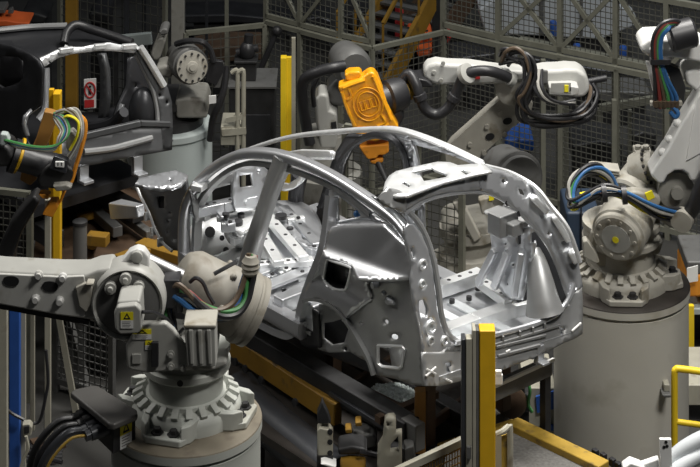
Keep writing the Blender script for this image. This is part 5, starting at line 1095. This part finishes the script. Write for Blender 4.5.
# the tall cell fence behind the robots: lower panels below the beam, braced trusses above
f1 = [Pz(266, 22), Pz(300, 31), Pz(341, 42), Pz(372, 48.5)]
f2 = [Pz(444, 32), Pz(499, 45), Pz(561, 57.5), Pz(617, 69), Pz(668, 79.5), Pz(720, 90)]
names1 = ['fence panel behind the black device on the cabinet', 'fence panel just right of the thin cream pipe behind the car', 'fence panel behind the yellow tool, left of the fence corner']
names2 = ['fence panel behind the white upper arm of the centre robot', 'fence panel behind the cable bundle of the centre robot', 'fence panel right of the centre robot elbow housing', 'fence panel behind the cable loop of the right robot', 'fence panel at the right edge behind the white robot arm']
for i in range(3): fence_panel('mesh_fence', 'lower mesh '+names1[i], f1[i], f1[i+1], .1, zr, .07)
for i in range(5): fence_panel('mesh_fence', 'lower mesh '+names2[i], f2[i], f2[i+1], .1, zr, .06, r=.004, frame=.055)
for i in range(3): fence_panel('braced_fence', 'upper braced '+names1[i], f1[i]+V(0, .06, 0), f1[i+1]+V(0, .06, 0), zr+.06, 2.45, .07, brace=(2, 1, 2)[i])
for i in range(5): fence_panel('braced_fence', 'upper braced '+names2[i], f2[i]+V(0, .09, 0), f2[i+1]+V(0, .09, 0), zr+.06, 2.5, .06, r=.004, frame=.058, brace=(0, 3, 3, 2, 1)[i])
fence_panel('mesh_fence', 'mesh fence return between the yellow tool and the white robot arm', f1[3], f2[0], .1, zr, .07)
# short rails seen at the far left of the fence
for lab, a, b_, z1 in (('mesh fence behind the cabinet, from the thick column to the fence corner', Pz(186, 33), Pz(264, 25), zr),
                       ('dark mesh fence behind the dark car and the prohibition sign', FP(60, 25.2), FP(165, 24.4), 2.0)):
    fence_panel('mesh_fence', lab, a, b_, .1, z1, .10)
fence_panel('mesh_fence', 'low mesh fence under the dark gripper at left edge', FP(-10, 18.4), FP(30, 18.3), .1, zt(192, 18.35), .06)
fence_panel('mesh_fence', 'mesh fence behind the left robot and its connector box', FP(56, 18.5), FP(112, 18.2), .1, .85, .06, r=.005, m='machine_grey', fm='machine_grey')
fence_panel('mesh_fence', 'low mesh fence below the dark car beside the pale pedestal', FP(84, 20.9), FP(126, 20.8), .3, zt(160, 20.85), .07, m='frame_cream')
fence_panel('mesh_fence', 'mesh screen below the open tail of the silver car, behind it', FP(424, 18.9), FP(462, 18.7), .1, 1.75, .07)
fence_panel('mesh_fence', 'mesh screen behind the yellow tool under the far car window', FP(345, 19.4), FP(418, 19.1), .1, 2.05, .075)
for i, (p0, p1, y0, D) in enumerate(((541, 546, 60, 22.3), (563, 569, 60, 22.5), (612, 617, 100, 21.9), (628, 632, 110, 22.6))):
    post('fence_post', ('pale fence post below the elbow housing of the centre robot', 'second pale fence post right of the elbow housing, left of the cable loop', 'perforated pale post behind the cable loop of the right robot', 'slim post behind the motor of the right robot')[i], p0, p1, y0, D, 'fence_paint')

# ------------------------------------------------------------------ cabinet, device, pipe stand, sign
D = 22.3
t = thing('cabinet', 'dark cabinet with a pale flat top beside the yellow channel post, upper left', 'cabinet', V(W(252, 0, D).x, D, 0))
zc = zt(86, D)
b = MB(); b.box((W(252, 0, D).x, D+.28, zc-.015), (.53, .58, .03)); b.build('top_plate', 'machine_grey', t, bevel=.005)
b = MB(); b.box((W(252, 0, D).x, D+.28, zc/2-.02), (.49, .54, zc-.04)); b.build('cabinet_body', 'dark_iron', t, bevel=.01)
b = MB(); b.box((W(252, 0, D).x, D-.0, zc/2-.1), (.40, .02, zc*.7)); b.build('door', 'steel_dark', t, bevel=.005)
t = thing('gauge_device', 'black measuring device with a grey base standing on the dark cabinet', 'device', V(W(246, 0, D+.2).x, D+.25, zc))
b = MB(); b.box((W(246, 0, D+.2).x, D+.25, zc+.10), (.22, .22, .20)); b.box((W(246, 0, D+.2).x, D+.25, zc+.21), (.26, .26, .03)); b.build('base_block', 'dark_iron', t, bevel=.01)
b = MB(); c = V(W(247, 0, D+.2).x, D+.25, zc+.30); b.sphere(c, .09, (1, 1, 1.2)); b.cyl(c, c+V(.02, 0, .18), .05, seg=12); b.cyl(c+V(-.12, 0, -.02), c+V(.12, 0, .03), .04, seg=10); b.build('head', 'black_rubber', t)
t = thing('support_strut', 'slanting black gas strut with a ball end behind the dark cabinet', 'strut', V(W(258, 0, 23.3).x, 23.3, 0))
b = MB(); b.cyl(W(257, 78, 23.3), W(276, 33, 23.3), .035, seg=10); b.sphere(W(277, 31, 23.3), .06); b.build('strut_tube', 'black_rubber', t)
P = W(257, 78, 23.3); b = MB(); b.box((P.x, P.y, P.z/2), (.08, .08, P.z)); b.build('post', 'dark_iron', t)
D = 21.4
t = thing('pipe_stand', 'cream two-legged pipe stand in front of the dark cabinet', 'stand', V(W(240, 0, D).x, D, 0))
for px in (237.5, 243.5): MB().tube([V(W(px, 0, D).x, D, 0), W(px, 100, D), W(px, 73, D), W(px-2, 70, D), W(px-6, 73, D)], .024, 8, 3).build('upright', 'frame_cream', t)
b = MB(); b.beam(W(226, 120, D), W(244, 116, D), .04, .05); b.beam(W(222, 132, D), W(246, 130, D), .05, .07); b.build('cross_bar', 'frame_cream', t)
b = MB(); b.box((W(232, 0, D).x, D+.2, zt(136, D)), (.24, .4, .2)); b.build('tray', 'frame_cream', t, bevel=.01)
D = 23.0
t = thing('prohibition_sign', 'white sign with a red crossed-out circle, seen through the dark car body', 'sign', W(91, 97, D))
b = MB(); b.prism([(84, 79), (96, 78), (96, 108), (84, 109)], D, .02); b.build('board', 'white_plain', t)
c = W(90, 90, D-.012); b = MB(); b.tube([c+V(.058*math.cos(2*PI*k/28), 0, .085*math.sin(2*PI*k/28)) for k in range(29)], .009, 6, smooth=False); b.beam(c+V(-.04, 0, .055), c+V(.04, 0, -.055), .014, .006, up=(0, 1, 0)); b.build('red_ring', 'red_paint', t)
b = MB(); b.cyl(c+V(0, .004, .035), c+V(0, .002, .035), .014, seg=10); b.beam(c+V(0, .003, .015), c+V(0, .003, -.05), .03, .004, up=(0, 1, 0)); b.build('pictogram', 'label_black', t)
b = MB(); b.prism([(84.5, 100), (94, 99.5), (94, 107), (84.5, 108)], D-.012, .01); b.build('red_panel', 'red_paint', t)
b = MB(); z = zt(104, D); b.box((W(90, 0, D).x, D+.05, z/2), (.05, .05, z)); b.build('post', 'machine_grey', t)
post('frame_post', 'pale rack post left of the thick column, behind the grey robot', 124, 129, -40, 24.6, 'duct_grey')
post('frame_post', 'second pale rack post, between the first and the thick column', 142, 146, -40, 24.6, 'duct_grey')
t = thing('rack_beam', 'pale horizontal beam on the rack posts above the grey robot', 'beam', W(136, 45, 24.5))
b = MB(); b.beam(W(112, 42, 24.5), W(152, 38, 24.5), .08, .14); b.build('beam', 'pedestal_back', t, bevel=.01)
for px in (116, 150): P = W(px, 42, 24.55); b = MB(); b.box((P.x, P.y, P.z/2), (.05, .05, P.z)); b.build('leg', 'dark_iron', t)
post('frame_post', 'tall fence post right of the thick column, behind the pipe stand', 224.5, 228.5, -40, 24.2, 'fence_paint')
post('frame_post', 'tall pale post left of the device, behind the cabinet', 205, 208, -40, 25.0, 'duct_grey')

# ------------------------------------------------------------------ beyond the fence: stairs, machines, drums
def stair(name, label, a, b_, wid, m):
    a = Vector(a); b_ = Vector(b_); d = b_-a; t = thing(name, label, 'stairs', (a.x, a.y, 0))
    s = V(-d.y, d.x, 0).normalized()*wid
    for k in (0, 1): q = MB(); q.beam(a+s*k, b_+s*k, .06, .26); q.build('stringer', m, t)
    n = 9
    for k in range(n): p = a.lerp(b_, (k+.5)/n); q = MB(); q.beam(p, p+s, .2, .03); q.build('tread', 'machine_grey', t)
    for k in (0, 1):
        q = MB(); q.beam(a+s*k+V(0, 0, .9), b_+s*k+V(0, 0, .9), .04, .04)
        for j in range(4): p = a.lerp(b_, j/3)+s*k; q.beam(p, p+V(0, 0, .9), .03, .03)
        q.build('handrail', m, t)
    MB().beam(b_*1, V(b_.x, b_.y, 0), .1, .1).build('support', 'dark_iron', t); MB().beam(b_+s, V(b_.x, b_.y, 0)+s, .1, .1).build('support', 'dark_iron', t)
stair('steel_stairs', 'ochre steel stairs rising to the right behind the yellow tool', W(383, 96, 25.5), W(436, -6, 26.5), .7, 'yellow_dim')
stair('steel_stairs', 'rusty brown steel stairs rising towards the top centre, behind the fence', W(440, 40, 27.5), W(496, -40, 28.2), .7, 'rust_brown')
def crate(name, label, cat, px, D, m, parts=()):
    D = min(D, HC*F/(max(p[1] for p in px)-HY)-.75)
    x0 = min(p[0] for p in px); x1 = max(p[0] for p in px); y1 = max(p[1] for p in px)
    t = thing(name, label, cat, V(W((x0+x1)/2, 0, D).x, D, 0))
    MB().prism(px, D, .6).build('housing', m, t, bevel=.03)
    z = zt(y1, D)
    if z > .05: MB().box((W((x0+x1)/2, 0, D).x, D+.3, z/2), ((W(x1, 0, D).x-W(x0, 0, D).x)*.8, .5, z)).build('stand', 'dark_iron', t)
    for nm, pp, mm in parts: MB().prism(pp, D-.04, .06).build(nm, mm, t, bevel=.01)
    return t
R4 = lambda x0, y0, x1, y1: [(x0, y0), (x1, y0), (x1, y1), (x0, y1)]
crate('machine', 'orange-red machine housing at the top, between the stairs', 'machine', [(408, 26), (420, 20), (432, 24), (434, 44), (410, 50)], 27.4, 'orange_red', (('louvre', R4(413, 30, 428, 32), 'dark_iron'), ('louvre', R4(413, 36, 428, 38), 'dark_iron')))
crate('machine', 'red machine housing right of the orange-red one, near the rusty stairs', 'machine', [(436, 22), (448, 18), (452, 30), (448, 44), (438, 44)], 28.6, 'red_paint')
crate('machine', 'dark red cylinder housing near the top centre behind the ochre stairs', 'machine', [(390, 20), (400, 0), (404, 0), (404, 30), (394, 44)], 28.2, 'red_paint')
crate('machine', 'yellow machine box low behind the stairs, right of the yellow tool', 'machine', [(388, 54), (400, 52), (402, 68), (388, 70)], 25.9, 'yellow_dim')
crate('machine', 'orange machine box below the orange-red housing behind the stairs', 'machine', [(416, 44), (432, 42), (434, 54), (418, 58)], 26.9, 'orange_red')
crate('machine', 'large black press cover at the top between the fence trusses', 'machine', [(342, 4), (366, -4), (384, 4), (382, 24), (350, 30)], 27.0, 'dark_iron')
crate('machine', 'big pale sheet metal housing at top right of centre behind the fence', 'machine', [(478, 2), (520, -30), (600, -30), (640, 20), (600, 40), (520, 34), (486, 36)], 30.2, 'sheet_pale', (('panel_gap', R4(540, -6, 544, 36), 'machine_grey'), ('panel_gap', R4(580, -6, 583, 36), 'machine_grey')))
crate('machine', 'low dark machine bed behind the fence right of the rusty stairs', 'machine', [(450, 44), (500, 36), (540, 46), (600, 60), (640, 64), (640, 90), (560, 84), (460, 64)], 27.6, 'steel_dark')
crate('machine', 'pale low machine housing behind the fence, right of the elbow housing', 'machine', [(598, 74), (650, 78), (652, 92), (640, 104), (600, 100)], 25.6, 'machine_grey')
crate('machine', 'dark gearbox unit behind the left fence corner at the top', 'machine', [(300, 6), (320, 2), (332, 10), (330, 36), (304, 32)], 27.6, 'steel_dark')
crate('machine', 'brown pallet load behind the cabinet fence at the top left', 'machine', [(190, 40), (222, 30), (262, 32), (262, 58), (196, 64)], 25.8, 'rust_brown')
crate('machine', 'dark welding machine behind the dark car roof at top left', 'machine', [(20, 4), (36, 0), (48, 8), (44, 24), (24, 24)], 25.4, 'dark_iron')
crate('machine', 'black hanging hose unit behind the dark car, right of the ochre column', 'machine', [(88, 2), (96, -4), (108, 2), (110, 18), (100, 26), (90, 20)], 25.0, 'black_rubber')
crate('machine', 'long dark beam machine along the top behind the cabinet', 'machine', [(182, 2), (230, 0), (290, 12), (296, 26), (230, 20), (186, 22)], 28.0, 'steel_dark')
crate('tool_cabinet', 'deep navy cabinet behind the cable loop of the right robot', 'cabinet', R4(566, 186, 600, 262), 19.8, 'navy_panel', (('door_edge', R4(581, 188, 582, 258), 'black_void'),))
crate('tool_cabinet', 'blue mesh-covered cabinet behind the lower arm of the centre robot', 'cabinet', R4(505, 124, 534, 152), 24.6, 'blue_paint', (('door_edge', R4(519, 125, 520, 150), 'black_void'),))
crate('machine', 'dark machine block behind the fence posts left of the right robot', 'machine', [(572, 128), (600, 120), (622, 126), (622, 168), (575, 172)], 24.2, 'dark_iron')
crate('machine', 'rounded grey machine left of the right robot arm behind the fence', 'machine', [(632, 120), (644, 112), (656, 118), (658, 140), (636, 150)], 24.0, 'dark_iron')
for i, (px, y0, y1, D) in enumerate(((546, 42, 52, 26.0), (553, 21, 36, 26.6), (577, 44, 55, 26.0), (623, 46, 57, 25.6))):
    t = thing('blue_drum', ('short blue drum behind the fence above the elbow housing', 'upright blue cylinder near the top, behind the fence', 'blue drum just right of the elbow housing behind the fence', 'blue drum behind the fence beside the yellow container')[i], 'drum', V(W(px, 0, D).x, D, 0))
    z0, z1 = zt(y1, D), zt(y0, D); c = V(W(px, 0, D).x, D, 0)
    MB().lathe(c+V(0, 0, max(z0, 0)), (0, 0, 1), [(0, .045), (.02, .05), (z1-max(z0, 0)-.02, .05), (z1-max(z0, 0), .04)], 18).build('shell', 'blue_paint', t)
    if z0 > .05: MB().cyl(c, c+V(0, 0, z0), .04, seg=10).build('stand', 'dark_iron', t)
t = thing('yellow_container', 'small yellow container behind the fence at right', 'container', V(W(606, 0, 26).x, 26, 0))
b = MB(); b.prism([(603, 54), (608, 53), (609, 62), (604, 63)], 26, .1); b.build('body', 'label_yellow', t, bevel=.01); b = MB(); z = zt(62, 26); b.box((W(606, 0, 26).x, 26.06, z/2), (.08, .08, z)); b.build('stand', 'dark_iron', t)
for i, (x0, y0, x1, y1, D) in enumerate(((520, 40, 700, 76, 24.8), (600, 108, 700, 92, 23.9))):
    t = thing('floor_guide_rail', ('long pale rail running behind the fence above the right robot', 'pale crossing rail behind the fence left of the white arm')[i], 'rail', V(W(x0, 0, D).x, D, 0))
    b = MB(); b.beam(W(x0, y0, D), W(x1, y1, D-(.9 if i == 0 else .2)), .08, .08); b.build('rail', 'fence_paint', t)
    for q in (W(x0, y0, D), W(x1, y1, D-(.9 if i == 0 else .2))): MB().box((q.x, q.y, q.z/2), (.06, .06, q.z)).build('leg', 'fence_paint', t)

# ------------------------------------------------------------------ groups of like things
GROUPS = {'industrial_robot': 'robots around the conveyor line', 'robot_pedestal': 'round robot pedestals', 'car_body': 'car bodies on the line',
          'conveyor': 'conveyor sections under the car bodies', 'mesh_fence': 'wire mesh fence panels of the robot cell', 'braced_fence': 'braced upper fence frames',
          'guard_post': 'yellow guard posts', 'cable_post': 'posts at the lower left edge', 'fence_post': 'pale fence posts behind the robots', 'frame_post': 'tall frame posts at the top left',
          'clamp_stand': 'clamp stands in front of the conveyor', 'steel_brace': 'slanting brace bars at lower left', 'cable': 'loose cables at lower left', 'steel_stairs': 'steel stairs beyond the fence',
          'machine': 'machines beyond the fence', 'blue_drum': 'blue drums beyond the fence', 'tool_cabinet': 'blue cabinets', 'floor_guide_rail': 'pale rails behind the fence'}
for o in SC.objects:
    k = o.name.split('.')[0]
    if o.parent is None and k in GROUPS and 'label' in o: o['group'] = GROUPS[k]
